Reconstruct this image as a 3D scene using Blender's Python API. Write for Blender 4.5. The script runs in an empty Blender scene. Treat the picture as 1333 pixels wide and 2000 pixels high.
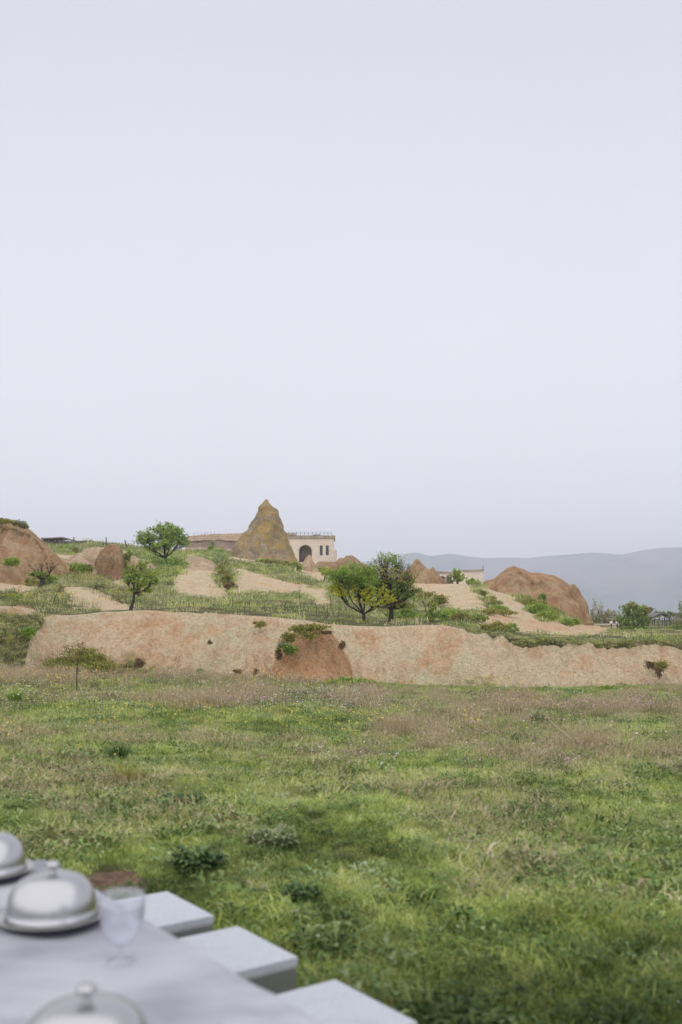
import bpy, math, random
import numpy as np
from mathutils import Vector
random.seed(7)
rng = np.random.default_rng(7)
S = bpy.context.scene
COL = S.collection

# ------------------------------------------------------------ camera
F = 1944.0                      # focal length in pixels of the 1333 x 2000 photograph (35 mm lens)
PITCH = math.atan(190.0 / F)
CAMZ = 1.6
cam = bpy.data.cameras.new('camera')
camo = bpy.data.objects.new('camera', cam)
COL.objects.link(camo)
camo.location = (0, 0, CAMZ)
camo.rotation_euler = (math.pi / 2 + PITCH, 0, 0)
cam.sensor_fit = 'VERTICAL'; cam.sensor_height = 36; cam.sensor_width = 24; cam.lens = 35
cam.clip_start = 0.05; cam.clip_end = 9000
cam.dof.use_dof = True; cam.dof.focus_distance = 45; cam.dof.aperture_fstop = 2.25
S.camera = camo

# ------------------------------------------------------------ world, sun, exposure
SUN_EL, SUN_AZ = math.radians(46), math.radians(200)
W = bpy.data.worlds.new('World'); S.world = W; W.use_nodes = True
wn = W.node_tree; wn.nodes.clear()
def wnode(t, **k):
    n = wn.nodes.new(t)
    for a, b in k.items(): setattr(n, a, b)
    return n
sky = wnode('ShaderNodeTexSky', sky_type='NISHITA', sun_disc=False, sun_elevation=SUN_EL, sun_rotation=SUN_AZ)
bg1 = wnode('ShaderNodeBackground'); bg1.inputs[1].default_value = 0.08
bg2 = wnode('ShaderNodeBackground'); bg2.inputs[1].default_value = 1.0
tc = wnode('ShaderNodeTexCoord'); sep = wnode('ShaderNodeSeparateXYZ')
rmp = wnode('ShaderNodeValToRGB')
rmp.color_ramp.elements[0].position = 0.0; rmp.color_ramp.elements[0].color = (.585, .585, .645, 1)
rmp.color_ramp.elements[1].position = 0.52; rmp.color_ramp.elements[1].color = (.462, .462, .526, 1)
e = rmp.color_ramp.elements.new(0.27); e.color = (.548, .550, .604, 1)
nz = wnode('ShaderNodeTexNoise'); nz.inputs['Scale'].default_value = 1.6; nz.inputs['Detail'].default_value = 2
mm = wnode('ShaderNodeMapRange'); mm.inputs[1].default_value = .3; mm.inputs[2].default_value = .7
mm.inputs[3].default_value = .975; mm.inputs[4].default_value = 1.025
vm = wnode('ShaderNodeVectorMath', operation='SCALE')
mx = wnode('ShaderNodeMixShader'); mx.inputs[0].default_value = 0.96
out = wnode('ShaderNodeOutputWorld')
L = wn.links.new
L(sky.outputs[0], bg1.inputs[0]); L(tc.outputs['Generated'], sep.inputs[0]); L(sep.outputs[2], rmp.inputs[0])
L(tc.outputs['Generated'], nz.inputs['Vector']); L(nz.outputs[0], mm.inputs[0])
L(rmp.outputs[0], vm.inputs[0]); L(mm.outputs[0], vm.inputs['Scale']); L(vm.outputs[0], bg2.inputs[0])
L(bg1.outputs[0], mx.inputs[1]); L(bg2.outputs[0], mx.inputs[2]); L(mx.outputs[0], out.inputs[0])
sun = bpy.data.lights.new('sun', 'SUN'); sun.energy = 1.4; sun.angle = math.radians(160); sun.color = (1, .96, .9)
suno = bpy.data.objects.new('sun', sun); COL.objects.link(suno)
# Nishita rotation is measured clockwise from +Y
sd = Vector((math.sin(SUN_AZ) * math.cos(SUN_EL), math.cos(SUN_AZ) * math.cos(SUN_EL), math.sin(SUN_EL)))
suno.rotation_euler = sd.to_track_quat('Z', 'Y').to_euler()
S.view_settings.view_transform = 'Standard'; S.view_settings.look = 'None'
S.view_settings.exposure = 0.66; S.view_settings.gamma = 1; S.view_settings.use_curve_mapping = False
S.cycles.use_denoising = True
S.cycles.max_bounces = 6; S.cycles.diffuse_bounces = 3; S.cycles.glossy_bounces = 3
S.cycles.transmission_bounces = 6; S.cycles.transparent_max_bounces = 8; S.cycles.volume_bounces = 2
S.cycles.caustics_reflective = False; S.cycles.caustics_refractive = False

# ------------------------------------------------------------ helpers
cP, sP = math.cos(PITCH), math.sin(PITCH)
def slope_of(py):
    v = (1000 - np.asarray(py, float)) / F
    return (sP + v * cP) / (cP - v * sP)
def P(px, py, Y):
    v = (1000 - py) / F; u = (px - 666.5) / F; d = cP - v * sP
    return Vector((u / d * Y, Y, CAMZ + (sP + v * cP) / d * Y))
def Pz(px, py, z):
    v = (1000 - py) / F; u = (px - 666.5) / F; d = cP - v * sP
    Y = (z - CAMZ) / ((sP + v * cP) / d)
    return Vector((u / d * Y, Y, z))
KS = 1.0048                     # px <-> X/Y near the horizon
def s_of(px): return (np.asarray(px, float) - 666.5) / F / KS
def px_of(x, y): return np.asarray(x) / np.asarray(y) * F * KS + 666.5
def proj(x, y, z):
    fwd = y * cP + (z - CAMZ) * sP; up = -y * sP + (z - CAMZ) * cP
    return 666.5 + x / fwd * F, 1000 - up / fwd * F

def _hash(i, j, k):
    n = (i * 374761393 + j * 668265263 + k * 2147483647 * 31 + 1013) & 0xFFFFFFFF
    n = ((n ^ (n >> 13)) * 1274126177) & 0xFFFFFFFF
    n = ((n ^ (n >> 16)) * 2246822519) & 0xFFFFFFFF
    return ((n ^ (n >> 15)) & 0xFFFF) / 32767.5 - 1.0
def vnoise(x, y, z=0.0):
    x, y, z = np.broadcast_arrays(np.asarray(x, float), np.asarray(y, float), np.asarray(z, float))
    xi, yi, zi = np.floor(x).astype(np.int64), np.floor(y).astype(np.int64), np.floor(z).astype(np.int64)
    fx, fy, fz = x - xi, y - yi, z - zi
    fx, fy, fz = [f * f * f * (f * (f * 6 - 15) + 10) for f in (fx, fy, fz)]
    r = 0
    for a in (0, 1):
        for b in (0, 1):
            for c in (0, 1):
                r = r + _hash(xi + a, yi + b, zi + c) * (fx if a else 1 - fx) * (fy if b else 1 - fy) * (fz if c else 1 - fz)
    return r
def fbm(x, y, z=0.0, o=4):
    r = 0; a = 1.0
    for i in range(o):
        r = r + a * vnoise(x * 2.03 ** i + 17 * i, y * 2.03 ** i, z * 2.03 ** i + 5 * i); a *= .5
    return r
def inpoly(px, py, poly):
    c = np.zeros(np.shape(px), bool); n = len(poly)
    for i in range(n):
        x1, y1 = poly[i]; x2, y2 = poly[(i + 1) % n]
        if y1 == y2: continue
        c ^= ((y1 > py) != (y2 > py)) & (px < (x2 - x1) * (py - y1) / (y2 - y1) + x1)
    return c
def sstep(a, b, x):
    t = np.clip((x - a) / (b - a), 0, 1); return t * t * (3 - 2 * t)

# node helper
class NT:
    def __init__(s, name):
        s.m = bpy.data.materials.new(name); s.m.use_nodes = True; s.t = s.m.node_tree; s.t.nodes.clear()
    def n(s, typ, ins=None, **k):
        n = s.t.nodes.new(typ)
        for a, b in k.items(): setattr(n, a, b)
        for a, b in (ins or {}).items():
            if isinstance(b, bpy.types.NodeSocket): s.t.links.new(b, n.inputs[a])
            else: n.inputs[a].default_value = b
        return n
    def ramp(s, fac, stops, interp='LINEAR'):
        r = s.n('ShaderNodeValToRGB', {0: fac}); cr = r.color_ramp; cr.interpolation = interp
        while len(cr.elements) < len(stops): cr.elements.new(.5)
        for e, (p, c) in zip(cr.elements, stops):
            e.position = p; e.color = (*c, 1) if len(c) == 3 else c
        return r.outputs[0]
    def noise(s, scale, detail=4, vec=None, rough=.55, dist=0):
        i = {'Scale': scale, 'Detail': detail, 'Roughness': rough, 'Distortion': dist}
        if vec is not None: i['Vector'] = vec
        return s.n('ShaderNodeTexNoise', i).outputs[0]
    def pos(s): return s.n('ShaderNodeNewGeometry').outputs['Position']
    def mapv(s, vec, scale): return s.n('ShaderNodeVectorMath', {0: vec, 1: scale}, operation='MULTIPLY').outputs[0]
    def mix(s, f, a, b, blend='MIX'):
        n = s.n('ShaderNodeMix', data_type='RGBA', blend_type=blend)
        for i, v in ((0, f), (6, a), (7, b)):
            if isinstance(v, bpy.types.NodeSocket): s.t.links.new(v, n.inputs[i])
            else: n.inputs[i].default_value = v if not isinstance(v, tuple) or len(v) == 4 else (*v, 1)
        return n.outputs[2]
    def math(s, op, a, b=0.0, clamp=False): 
        return s.n('ShaderNodeMath', {0: a, 1: b}, operation=op, use_clamp=clamp).outputs[0]
    def mr(s, v, a, b, c, d): return s.n('ShaderNodeMapRange', {0: v, 1: a, 2: b, 3: c, 4: d}).outputs[0]
    def attr(s, name, typ='GEOMETRY'): return s.n('ShaderNodeAttribute', attribute_name=name, attribute_type=typ)
    def out(s, sh):
        s.t.links.new(sh, s.n('ShaderNodeOutputMaterial').inputs[0]); return s.m
    def bsdf(s, color, rough=.9, bump=None, bstr=.5, bdist=.05, **k):
        i = {'Base Color': color if isinstance(color, bpy.types.NodeSocket) else (*color, 1), 'Roughness': rough}
        i.update(k)
        if bump is not None:
            i['Normal'] = s.n('ShaderNodeBump', {'Height': bump, 'Strength': bstr, 'Distance': bdist}).outputs[0]
        return s.n('ShaderNodeBsdfPrincipled', i).outputs[0]

def plain(name, c, rough=.7, metal=0.0, spec=.3, var=.12, sc=8):
    t = NT(name); n = t.noise(sc, 4, t.pos())
    col = t.mix(t.mr(n, .3, .7, 0, 1), tuple(x * (1 - var) for x in c), tuple(min(1, x * (1 + var)) for x in c))
    return t.out(t.bsdf(col, rough, n, .15, .01, **{'Metallic': metal, 'Specular IOR Level': spec}))

def make_mesh(name, V, Fc, mat=None, parent=None, smooth=True, attrs=None, link=True, mats=None, fmat=None):
    me = bpy.data.meshes.new(name)
    V = np.asarray(V, np.float32).reshape(-1, 3)
    if isinstance(Fc, np.ndarray):
        k = Fc.shape[1]
        me.vertices.add(len(V)); me.vertices.foreach_set('co', V.ravel())
        me.loops.add(Fc.size); me.loops.foreach_set('vertex_index', Fc.astype(np.int32).ravel())
        me.polygons.add(len(Fc)); me.polygons.foreach_set('loop_start', np.arange(0, Fc.size, k, dtype=np.int32))
        me.update(calc_edges=True)
    else:
        me.from_pydata([tuple(v) for v in V.tolist()], [], Fc); me.update()
    me.polygons.foreach_set('use_smooth', np.full(len(me.polygons), smooth))
    for m in (mats or ([mat] if mat else [])): me.materials.append(m)
    if fmat is not None: me.polygons.foreach_set('material_index', np.asarray(fmat, np.int32))
    for k, (dom, val) in (attrs or {}).items():
        a = me.attributes.new(k, 'FLOAT', dom); a.data.foreach_set('value', np.asarray(val, np.float32))
    o = bpy.data.objects.new(name, me)
    if link: COL.objects.link(o)
    if parent is not None:
        o.parent = parent; o.location = -parent.location  # geometry is given in world coordinates
    return o
def tag(o, label=None, cat=None, group=None, kind=None):
    if label: o['label'] = label
    if cat: o['category'] = cat
    if group: o['group'] = group
    if kind: o['kind'] = kind
    return o
def empty(name, loc, label, cat, group=None):
    o = bpy.data.objects.new(name, None); COL.objects.link(o); o.location = loc; o.empty_display_size = .1
    return tag(o, label, cat, group)
def grid_faces(nu, nv, close_u=False):
    a = np.arange(nu * nv).reshape(nu, nv)
    if close_u: a = np.vstack([a, a[:1]])
    return np.stack([a[:-1, :-1], a[1:, :-1], a[1:, 1:], a[:-1, 1:]], -1).reshape(-1, 4)
class MB:                       # a little mesh collector
    def __init__(s): s.v = []; s.f = []
    def add(s, vs, fs):
        b = len(s.v); s.v += [tuple(v) for v in vs]; s.f += [tuple(i + b for i in f) for f in fs]
    def box(s, c, d, ax=None):  # centre, full sizes, optional axes
        ax = ax or (Vector((1, 0, 0)), Vector((0, 1, 0)), Vector((0, 0, 1)))
        c = Vector(c); vs = []
        for k in (-1, 1):
            for j in (-1, 1):
                for i in (-1, 1): vs.append(c + ax[0] * (i * d[0] / 2) + ax[1] * (j * d[1] / 2) + ax[2] * (k * d[2] / 2))
        s.add(vs, [(0, 2, 3, 1), (4, 5, 7, 6), (0, 1, 5, 4), (2, 6, 7, 3), (0, 4, 6, 2), (1, 3, 7, 5)])
    def tube(s, pts, rad, n=5):
        pts = [Vector(p) for p in pts]
        if not hasattr(rad, '__len__'): rad = [rad] * len(pts)
        b = len(s.v)
        for i, p in enumerate(pts):
            t = (pts[min(i + 1, len(pts) - 1)] - pts[max(i - 1, 0)])
            t = t.normalized() if t.length > 1e-9 else Vector((0, 0, 1))
            a = t.cross(Vector((.31, .95, .05))).normalized(); c = t.cross(a)
            for k in range(n):
                w = 2 * math.pi * k / n
                s.v.append(tuple(p + (a * math.cos(w) + c * math.sin(w)) * rad[i]))
        for i in range(len(pts) - 1):
            for k in range(n):
                k2 = (k + 1) % n
                s.f.append((b + i * n + k, b + i * n + k2, b + (i + 1) * n + k2, b + (i + 1) * n + k))
        s.f.append(tuple(b + (len(pts) - 1) * n + k for k in range(n)))
        s.f.append(tuple(b + n - 1 - k for k in range(n)))
    def lathe(s, prof, c, n=40):
        b = len(s.v); c = Vector(c)
        for r, z in prof:
            for k in range(n):
                w = 2 * math.pi * k / n
                s.v.append((c.x + r * math.cos(w), c.y + r * math.sin(w), c.z + z))
        for i in range(len(prof) - 1):
            for k in range(n):
                k2 = (k + 1) % n
                s.f.append((b + i * n + k, b + i * n + k2, b + (i + 1) * n + k2, b + (i + 1) * n + k))
    def build(s, name, mat, parent=None, smooth=False):
        return make_mesh(name, s.v, s.f, mat, parent, smooth)
def bevel(o, w, seg=2):
    m = o.modifiers.new('bevel', 'BEVEL'); m.width = w; m.segments = seg; m.limit_method = 'ANGLE'; return o

# ------------------------------------------------------------ terrain height
ROWS = [38, 44, 52, 60, 70, 80, 95, 110, 140, 165]
T = {
 -400: [1188, 1165, 1140, 1112, 1085, 1066, 1056, 1052, 1050, 1052],
 0:    [1194, 1176, 1158, 1140, 1112, 1085, 1070, 1066, 1064, 1066],
 60:   [1198, 1180, 1160, 1142, 1118, 1088, 1072, 1066, 1064, 1066],
 120:  [1201, 1184, 1162, 1140, 1122, 1092, 1076, 1070, 1062, 1064],
 165:  [1198, 1184, 1164, 1142, 1124, 1094, 1074, 1062, 1058, 1060],
 210:  [1194, 1184, 1168, 1148, 1128, 1096, 1076, 1064, 1062, 1064],
 260:  [1192, 1182, 1166, 1150, 1126, 1098, 1078, 1070, 1068, 1070],
 320:  [1192, 1182, 1168, 1150, 1120, 1096, 1082, 1078, 1078, 1080],
 375:  [1193, 1183, 1168, 1148, 1122, 1098, 1087, 1083, 1081, 1083],
 430:  [1196, 1184, 1170, 1152, 1128, 1106, 1092, 1087, 1085, 1087],
 480:  [1199, 1186, 1172, 1156, 1134, 1114, 1101, 1094, 1091, 1093],
 540:  [1204, 1190, 1174, 1159, 1143, 1126, 1112, 1100, 1096, 1098],
 600:  [1212, 1196, 1180, 1164, 1152, 1140, 1128, 1118, 1102, 1104],
 660:  [1218, 1204, 1186, 1170, 1158, 1148, 1138, 1130, 1120, 1122],
 720:  [1222, 1210, 1194, 1176, 1160, 1150, 1144, 1140, 1138, 1140],
 800:  [1222, 1211, 1197, 1176, 1147, 1143, 1146, 1148, 1148, 1150],
 870:  [1222, 1212, 1199, 1177, 1146, 1143, 1149, 1152, 1152, 1154],
 930:  [1236, 1220, 1200, 1178, 1150, 1145, 1150, 1154, 1158, 1162],
 990:  [1246, 1230, 1212, 1192, 1164, 1156, 1160, 1168, 1175, 1180],
 1050: [1249, 1236, 1221, 1205, 1188, 1182, 1184, 1188, 1190, 1195],
 1120: [1244, 1238, 1230, 1225, 1220, 1217, 1214, 1214, 1214, 1216],
 1200: [1243, 1240, 1239, 1238, 1237, 1236, 1235, 1233, 1221, 1214],
 1333: [1242, 1240, 1239, 1238, 1237, 1237, 1236, 1234, 1220, 1211],
 1800: [1245, 1238, 1234, 1230, 1228, 1226, 1224, 1222, 1218, 1218],
}
GP = np.arange(-400, 1801, 5.0); GY = np.arange(38, 165.1, 1.0)
_k = sorted(T); _rows = np.array([[CAMZ + y * float(slope_of(p)) for p, y in zip(T[k], ROWS)] for k in _k])
_r2 = np.stack([np.interp(GY, ROWS, r) for r in _rows])
GZ = np.stack([np.interp(GP, _k, _r2[:, j]) for j in range(len(GY))], 1)
def blur(a, n, ax):
    ker = np.hanning(2 * n + 3)[1:-1]; ker /= ker.sum()
    ap = np.pad(a, [(n, n) if i == ax else (0, 0) for i in (0, 1)], mode='edge')
    return np.apply_along_axis(lambda r: np.convolve(r, ker, 'valid'), ax, ap)
GZ = blur(GZ, 6, 0); GZb = blur(GZ, 4, 1); wgt = np.clip((GY - 38) / 5, 0, 1)[None]; GZ = GZ * (1 - wgt) + GZb * wgt
CREST = ([-400, -60, 0, 40, 65, 85, 120, 200, 280, 340, 450, 540, 600, 650, 700, 780, 860, 900, 950, 1000, 1060, 1150, 1250, 1300, 1333, 1800],
         [1180, 1184, 1183, 1183, 1190, 1207, 1203, 1198, 1195, 1196, 1200, 1206, 1214, 1221, 1224, 1223, 1220, 1225, 1238, 1247, 1252, 1254, 1251, 1253, 1258, 1258])
BASE = ([-400, 0, 100, 300, 450, 600, 700, 800, 1000, 1150, 1333, 1800], [1315, 1315, 1313, 1319, 1324, 1334, 1338, 1340, 1347, 1345, 1344, 1344])
YB = ([-400, 0, 60, 110, 300, 600, 1000, 1333, 1800], [31, 31.5, 32.4, 34.4, 34.0, 33.0, 32.2, 32.5, 33])
RUN = ([-400, 60, 110, 900, 1000, 1800], [3.0, 3.0, 3.2, 2.9, 2.2, 2.0])
def bank(px):
    yb = np.interp(px, *YB); run = np.interp(px, *RUN); yc = yb + run
    # ragged foot and crest
    zb = CAMZ + yb * slope_of(np.interp(px, *BASE))
    cr = np.interp(px, *CREST) + sstep(890, 960, px) * (3.0 * vnoise(px / 41., .5) + 1.6 * vnoise(px / 13., 4.5) + 1.4 * vnoise(px / 4.5, 2.5)) + .8 * vnoise(px / 30., 9.5)
    zc = CAMZ + yc * slope_of(cr)
    return yb, zb, yc, zc
def H(x, y):
    """terrain height at world x, y (y > 0)"""
    x = np.asarray(x, float); y = np.asarray(y, float)
    px = np.clip(px_of(x, np.maximum(y, .5)), -400, 1800)
    yb, zb, yc, zc = bank(px)
    yb = yb + .38 * fbm(x * .4, 3.1, 0, 4); 
    tf = np.clip((y - 4) / (yb - 4), 0, 1)
    field = zb * tf
    fi = np.clip((px + 400) / 5, 0, len(GP) - 1.001); fj = np.clip(y - 38, 0, len(GY) - 1.001)
    i0 = fi.astype(int); j0 = fj.astype(int); a = fi - i0; b = fj - j0
    back = (GZ[i0, j0] * (1 - a) + GZ[i0 + 1, j0] * a) * (1 - b) + (GZ[i0, j0 + 1] * (1 - a) + GZ[i0 + 1, j0 + 1] * a) * b
    t = np.clip((y - yb) / (yc - yb), 0, 1)
    steep = sstep(930, 1020, px)
    tt = sstep(0, .16, t) * .07 + t * .93; prof = (.45 * tt + .55 * (1 - (1 - np.clip(tt, 0, 1)) ** 1.9)) * (1 - steep) + steep * np.where(t < .85, t * .96, .816 + (t - .85) / .15 * .184)
    face = zb + (zc - zb) * prof
    u = np.clip((y - yc) / np.maximum(38 - yc, .1), 0, 1)
    top = zc + (back - zc) * (u * u * (3 - 2 * u))
    z = np.where(y < yb, field, np.where(y < yc, face, np.where(y < 38, top, back)))
    # relief
    onface = sstep(0, .12, t) * (1 - sstep(.9, 1.0, t))
    rill = fbm(x * 1.3, y * .35, 0, 4)
    z = z + onface * (.19 * rill + .08 * fbm(x * 4, y * 3, 0, 3) - .09 * np.abs(vnoise(x * 2.2 + .3 * y, y * .2)))
    rel = .03 * fbm(x * .8, y * .8, 0, 3) * sstep(2, 6, y)
    far = sstep(40, 60, y)
    z = z + rel + far * (.22 * fbm(x * .13, y * .13, 4, 3) + .10 * fbm(x * .6, y * .6, 9, 3))
    # the valley beyond
    d = sstep(165, 420, y)
    z = z * (1 - d) + (-26) * d
    return z

def soil_nodes(t, pale=(.68, .545, .36), rust=(.60, .375, .21), green=(.62, .555, .37), rustf=None, big=.35, stretch=(1, 1, .45), lump=0.0):
    p = t.pos()
    ps = t.mapv(p, stretch)
    n1 = t.noise(big, 6, ps, .62); n2 = t.noise(big * 4.5, 6, ps, .6, .4)
    base = t.mix(t.mr(n1, .42, .62, 0, 1), pale, green)
    f = t.mr(n2, .40, .66, -.35, .65)
    if rustf is not None: f = t.math('ADD', f, t.mr(rustf, 0, 1, -.15, .85))
    else: f = t.math('ADD', f, .3)
    f = t.math('MULTIPLY', f, 1.0, True)
    c = t.mix(f, base, rust)
    pe = t.n('ShaderNodeTexVoronoi', {'Vector': p, 'Scale': 17.0, 'Randomness': 1.0})
    n3 = t.noise(22, 5, p, .7)
    n4 = t.noise(5.5, 5, ps, .7)
    n5 = t.noise(9.5, 6, p, .75)
    c = t.mix(t.mr(n3, .5, .72, 0, .5), c, (1.28, 1.25, 1.18), 'MULTIPLY')
    c = t.mix(t.mr(n5, .38, .54, .5, 0), c, (.48, .40, .33), 'MULTIPLY')
    c = t.mix(t.mr(n3, .25, .48, .5, 0), c, (.45, .38, .30), 'MULTIPLY')
    c = t.mix(t.mr(n4, .36, .50, .35, 0), c, (.60, .50, .42), 'MULTIPLY')
    if lump:
        n6 = t.noise(1.5, 6, ps, .7, .3); n7 = t.noise(.7, 5, t.mapv(p, (2.2, 2.2, .35)), .6)
        c = t.mix(t.mr(n6, .38, .56, lump, 0), c, (.60, .50, .42), 'MULTIPLY'); c = t.mix(t.mr(n7, .50, .64, 0, lump * .8), c, (1.22, 1.25, 1.22), 'MULTIPLY'); n4 = t.math('ADD', n4, t.math('MULTIPLY', n6, 1.6))
    bump = t.math('ADD', t.math('ADD', t.math('MULTIPLY', n5, 1.3), t.math('MULTIPLY', n3, .6)), t.math('ADD', t.math('MULTIPLY', n4, 1.2), t.math('MULTIPLY', pe.outputs[0], .5)))
    return c, bump
# terrain material: soil / turf ground by the vertex mask
t = NT('hillside_soil')
c, b = soil_nodes(t, rustf=t.attr('rust').outputs['Fac'])
g1 = t.noise(1.1, 6, t.pos(), .65)
turf = t.ramp(g1, [(.3, (.05, .052, .022)), (.5, (.13, .13, .055)), (.7, (.25, .21, .11))])
gm = t.math('ADD', t.attr('grass').outputs['Fac'], t.mr(t.noise(3, 5, t.pos()), .3, .7, -.22, .22))
cc = t.mix(t.mr(gm, .40, .60, 0, 1), c, turf)
M_TERRAIN = t.out(t.bsdf(cc, .95, b, .85, .07, **{'Specular IOR Level': .15}))
def soil_mat(name, **k):
    k.setdefault('lump', .4); bs = k.pop('bs', .9); bd = k.pop('bd', .16)
    t = NT(name); c, b = soil_nodes(t, **k)
    return t.out(t.bsdf(c, .95, b, bs, bd, **{'Specular IOR Level': .15}))

SOIL = [  # bare ground as seen on the slopes behind the bank
 [(-60, 1085), (60, 1085), (200, 1085), (205, 1104), (160, 1112), (95, 1108), (60, 1105), (42, 1108), (44, 1128), (72, 1150), (30, 1158), (-60, 1156)],
 [(118, 1146), (159, 1146), (210, 1163), (262, 1192), (214, 1196), (145, 1186)],
 [(215, 1128), (245, 1128), (250, 1142), (232, 1146), (212, 1138)],
 [(355, 1080), (395, 1084), (430, 1096), (428, 1120), (438, 1145), (452, 1166), (400, 1170), (335, 1154), (345, 1130), (368, 1106)],
 [(448, 1108), (500, 1114), (560, 1127), (640, 1144), (650, 1184), (612, 1182), (600, 1162), (540, 1158), (452, 1157)],
 [(436, 1086), (500, 1088), (600, 1092), (645, 1118), (662, 1132), (650, 1150), (590, 1132), (560, 1112), (500, 1104), (446, 1100)],
 [(792, 1134), (945, 1136), (1006, 1168), (1055, 1205), (1010, 1216), (972, 1192), (905, 1190), (862, 1182), (824, 1162), (800, 1152)],
 [(925, 1203), (960, 1194), (1005, 1200), (1080, 1212), (1205, 1225), (1165, 1239), (1050, 1240), (990, 1235), (940, 1225)],
]
STRIP = [[(925, 1146), (940, 1148), (968, 1180), (985, 1200), (960, 1196), (945, 1175)],
         [(385, 1088), (440, 1096), (520, 1110), (600, 1130), (655, 1146), (640, 1152), (560, 1134), (500, 1120), (450, 1110), (465, 1150), (430, 1152), (420, 1105)]]
RUST = [[(683, 1228), (735, 1224), (730, 1290), (705, 1288)],
        [(855, 1226), (895, 1230), (892, 1262), (872, 1325), (805, 1322), (815, 1280), (840, 1258)],
        [(775, 1300), (790, 1292), (792, 1340), (776, 1340)], [(950, 1320), (968, 1310), (975, 1345), (950, 1345)],
        [(225, 1215), (290, 1200), (420, 1225), (395, 1290), (300, 1300), (215, 1275)], [(930, 1200), (1020, 1204), (1200, 1228), (1150, 1238), (960, 1225)]]
# ---- terrain mesh (columns fan out, rows get longer with distance)
pxs = np.concatenate([np.linspace(-1500, -60, 60, endpoint=False), np.arange(-60, 1396, 2.6), np.linspace(1400, 2900, 60)])
ys = np.concatenate([np.geomspace(1.0, 30.5, 90, endpoint=False), np.arange(30.5, 38.2, .055), np.geomspace(38.3, 165, 210), np.geomspace(167, 430, 30)])
PX, YY = np.meshgrid(pxs, ys, indexing='ij')
XX = s_of(PX) * YY; ZZ = H(XX, YY)
fx, fy = proj(XX, YY, ZZ)
wx = fx + 9 * fbm(XX * .5, YY * .5, 3, 3) * np.minimum(1, 60 / YY); wy = fy + 4 * fbm(XX * .5, YY * .5, 8, 3)
ybv, _, ycv, _ = bank(np.clip(PX, -400, 1800))
grass = np.ones_like(XX)
onbank = (YY > ybv - .1) & (YY < ycv + .35)
grass[onbank] = 0
rim = (fx > 880) & (YY > ycv - .12); grass[onbank & rim] = 1
spur = inpoly(wx, wy, [(-300, 1150), (30, 1196), (80, 1200), (82, 1215), (62, 1240), (48, 1275), (40, 1320), (-300, 1330)])
grass[onbank & spur] = 1
for pl in SOIL: grass[(YY > 38) & inpoly(wx, wy, pl)] = 0
for pl in STRIP: grass[(YY > 38) & inpoly(wx, wy, pl)] = 1
rust = np.interp(fx, [0, 90, 250, 480, 600, 700, 950, 1100, 1333], [.42, .3, .36, .30, .22, .0, .05, .16, .22]) + 0 * YY
rust[YY > 38] = .24
for pl in RUST: rust[inpoly(wx, wy, pl)] = .62
grass = blur(grass, 1, 0); rust = blur(blur(rust, 4, 0), 3, 1)
HS = (PX, YY, grass)
ter = make_mesh('hillside_terrain', np.stack([XX, YY, ZZ], -1), grid_faces(*XX.shape), M_TERRAIN, attrs={'grass': ('POINT', grass.ravel()), 'rust': ('POINT', rust.ravel())})
tag(ter, 'meadow ground rising over an eroded earth bank to the hill behind', kind='structure')
def grass_at(x, y):
    i = np.clip(np.searchsorted(pxs, px_of(x, y)), 1, len(pxs) - 1); j = np.clip(np.searchsorted(ys, y), 1, len(ys) - 1)
    return grass[i, j]
# ---- ground behind and beside the camera, valley floor far below
t = NT('turf_ground'); c = t.ramp(t.noise(1.1, 6, t.pos()), [(.3, (.07, .075, .03)), (.7, (.19, .17, .09))])
M_TURF = t.out(t.bsdf(c, .95, t.noise(20, 5, t.pos()), .6, .05))
gx, gy = np.meshgrid(np.linspace(-80, 80, 60), np.linspace(-60, 1.0, 30), indexing='ij')
tag(make_mesh('meadow_ground', np.stack([gx, gy, 0 * gx - .004], -1), grid_faces(60, 30), M_TURF), 'grassy ground round the dining table', kind='structure')
t = NT('valley_land'); p = t.pos()
vn = t.noise(.006, 8, t.mapv(p, (1, .45, 1)), .65); vf = t.n('ShaderNodeTexVoronoi', {'Vector': t.mapv(p, (1, .5, 1)), 'Scale': .008})
c = t.mix(t.mr(vn, .45, .6, 0, 1), t.mix(vf.outputs['Color'], (.10, .12, .06), (.20, .17, .11)), (.30, .25, .19))
c = t.mix(t.mr(t.noise(.05, 6, p, .7), .45, .62, 0, .8), c, (.05, .065, .035))
M_VALLEY = t.out(t.bsdf(c, .95))
gx, gy = np.meshgrid(np.linspace(-2300, 2300, 40), np.linspace(-1500, 2900, 40), indexing='ij')
tag(make_mesh('valley_floor', np.stack([gx, gy, 0 * gx - 26.5], -1), grid_faces(40, 40), M_VALLEY), 'hazy flat valley floor far beyond the fence', kind='structure')
# ---- distant mountains
MT = ([-900, -200, 300, 650, 700, 740, 774, 795, 816, 828, 840, 858, 879, 900, 918, 949, 1000, 1030, 1070, 1111, 1160, 1190, 1218, 1250, 1290, 1333, 1500, 1800, 2200],
      [1130, 1120, 1112, 1102, 1098, 1093, 1086, 1080, 1078, 1081, 1085, 1083, 1080, 1082, 1086, 1089, 1088, 1089, 1085, 1082, 1078, 1080, 1082, 1075, 1069, 1068, 1060, 1066, 1080])
pm = np.linspace(-900, 2200, 500); ym = np.linspace(1200, 2700, 90)
PM, YM = np.meshgrid(pm, ym, indexing='ij'); XM = s_of(PM) * YM
zt = CAMZ + 2300 * slope_of(np.interp(pm, *MT))[:, None] + 26.5
q = np.clip((YM - 1200) / 1100, 0, 1); prof = np.where(YM < 2300, q ** 2.1, 1 - ((YM - 2300) / 400).clip(0, 1) ** 2 * .9)
wr = fbm(XM * .004, YM * .0025, 0, 5)
ZM = -26.5 + zt * prof + (wr * 24 - 8) * np.sin(np.clip(q, 0, 1) * math.pi) - .5
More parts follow.
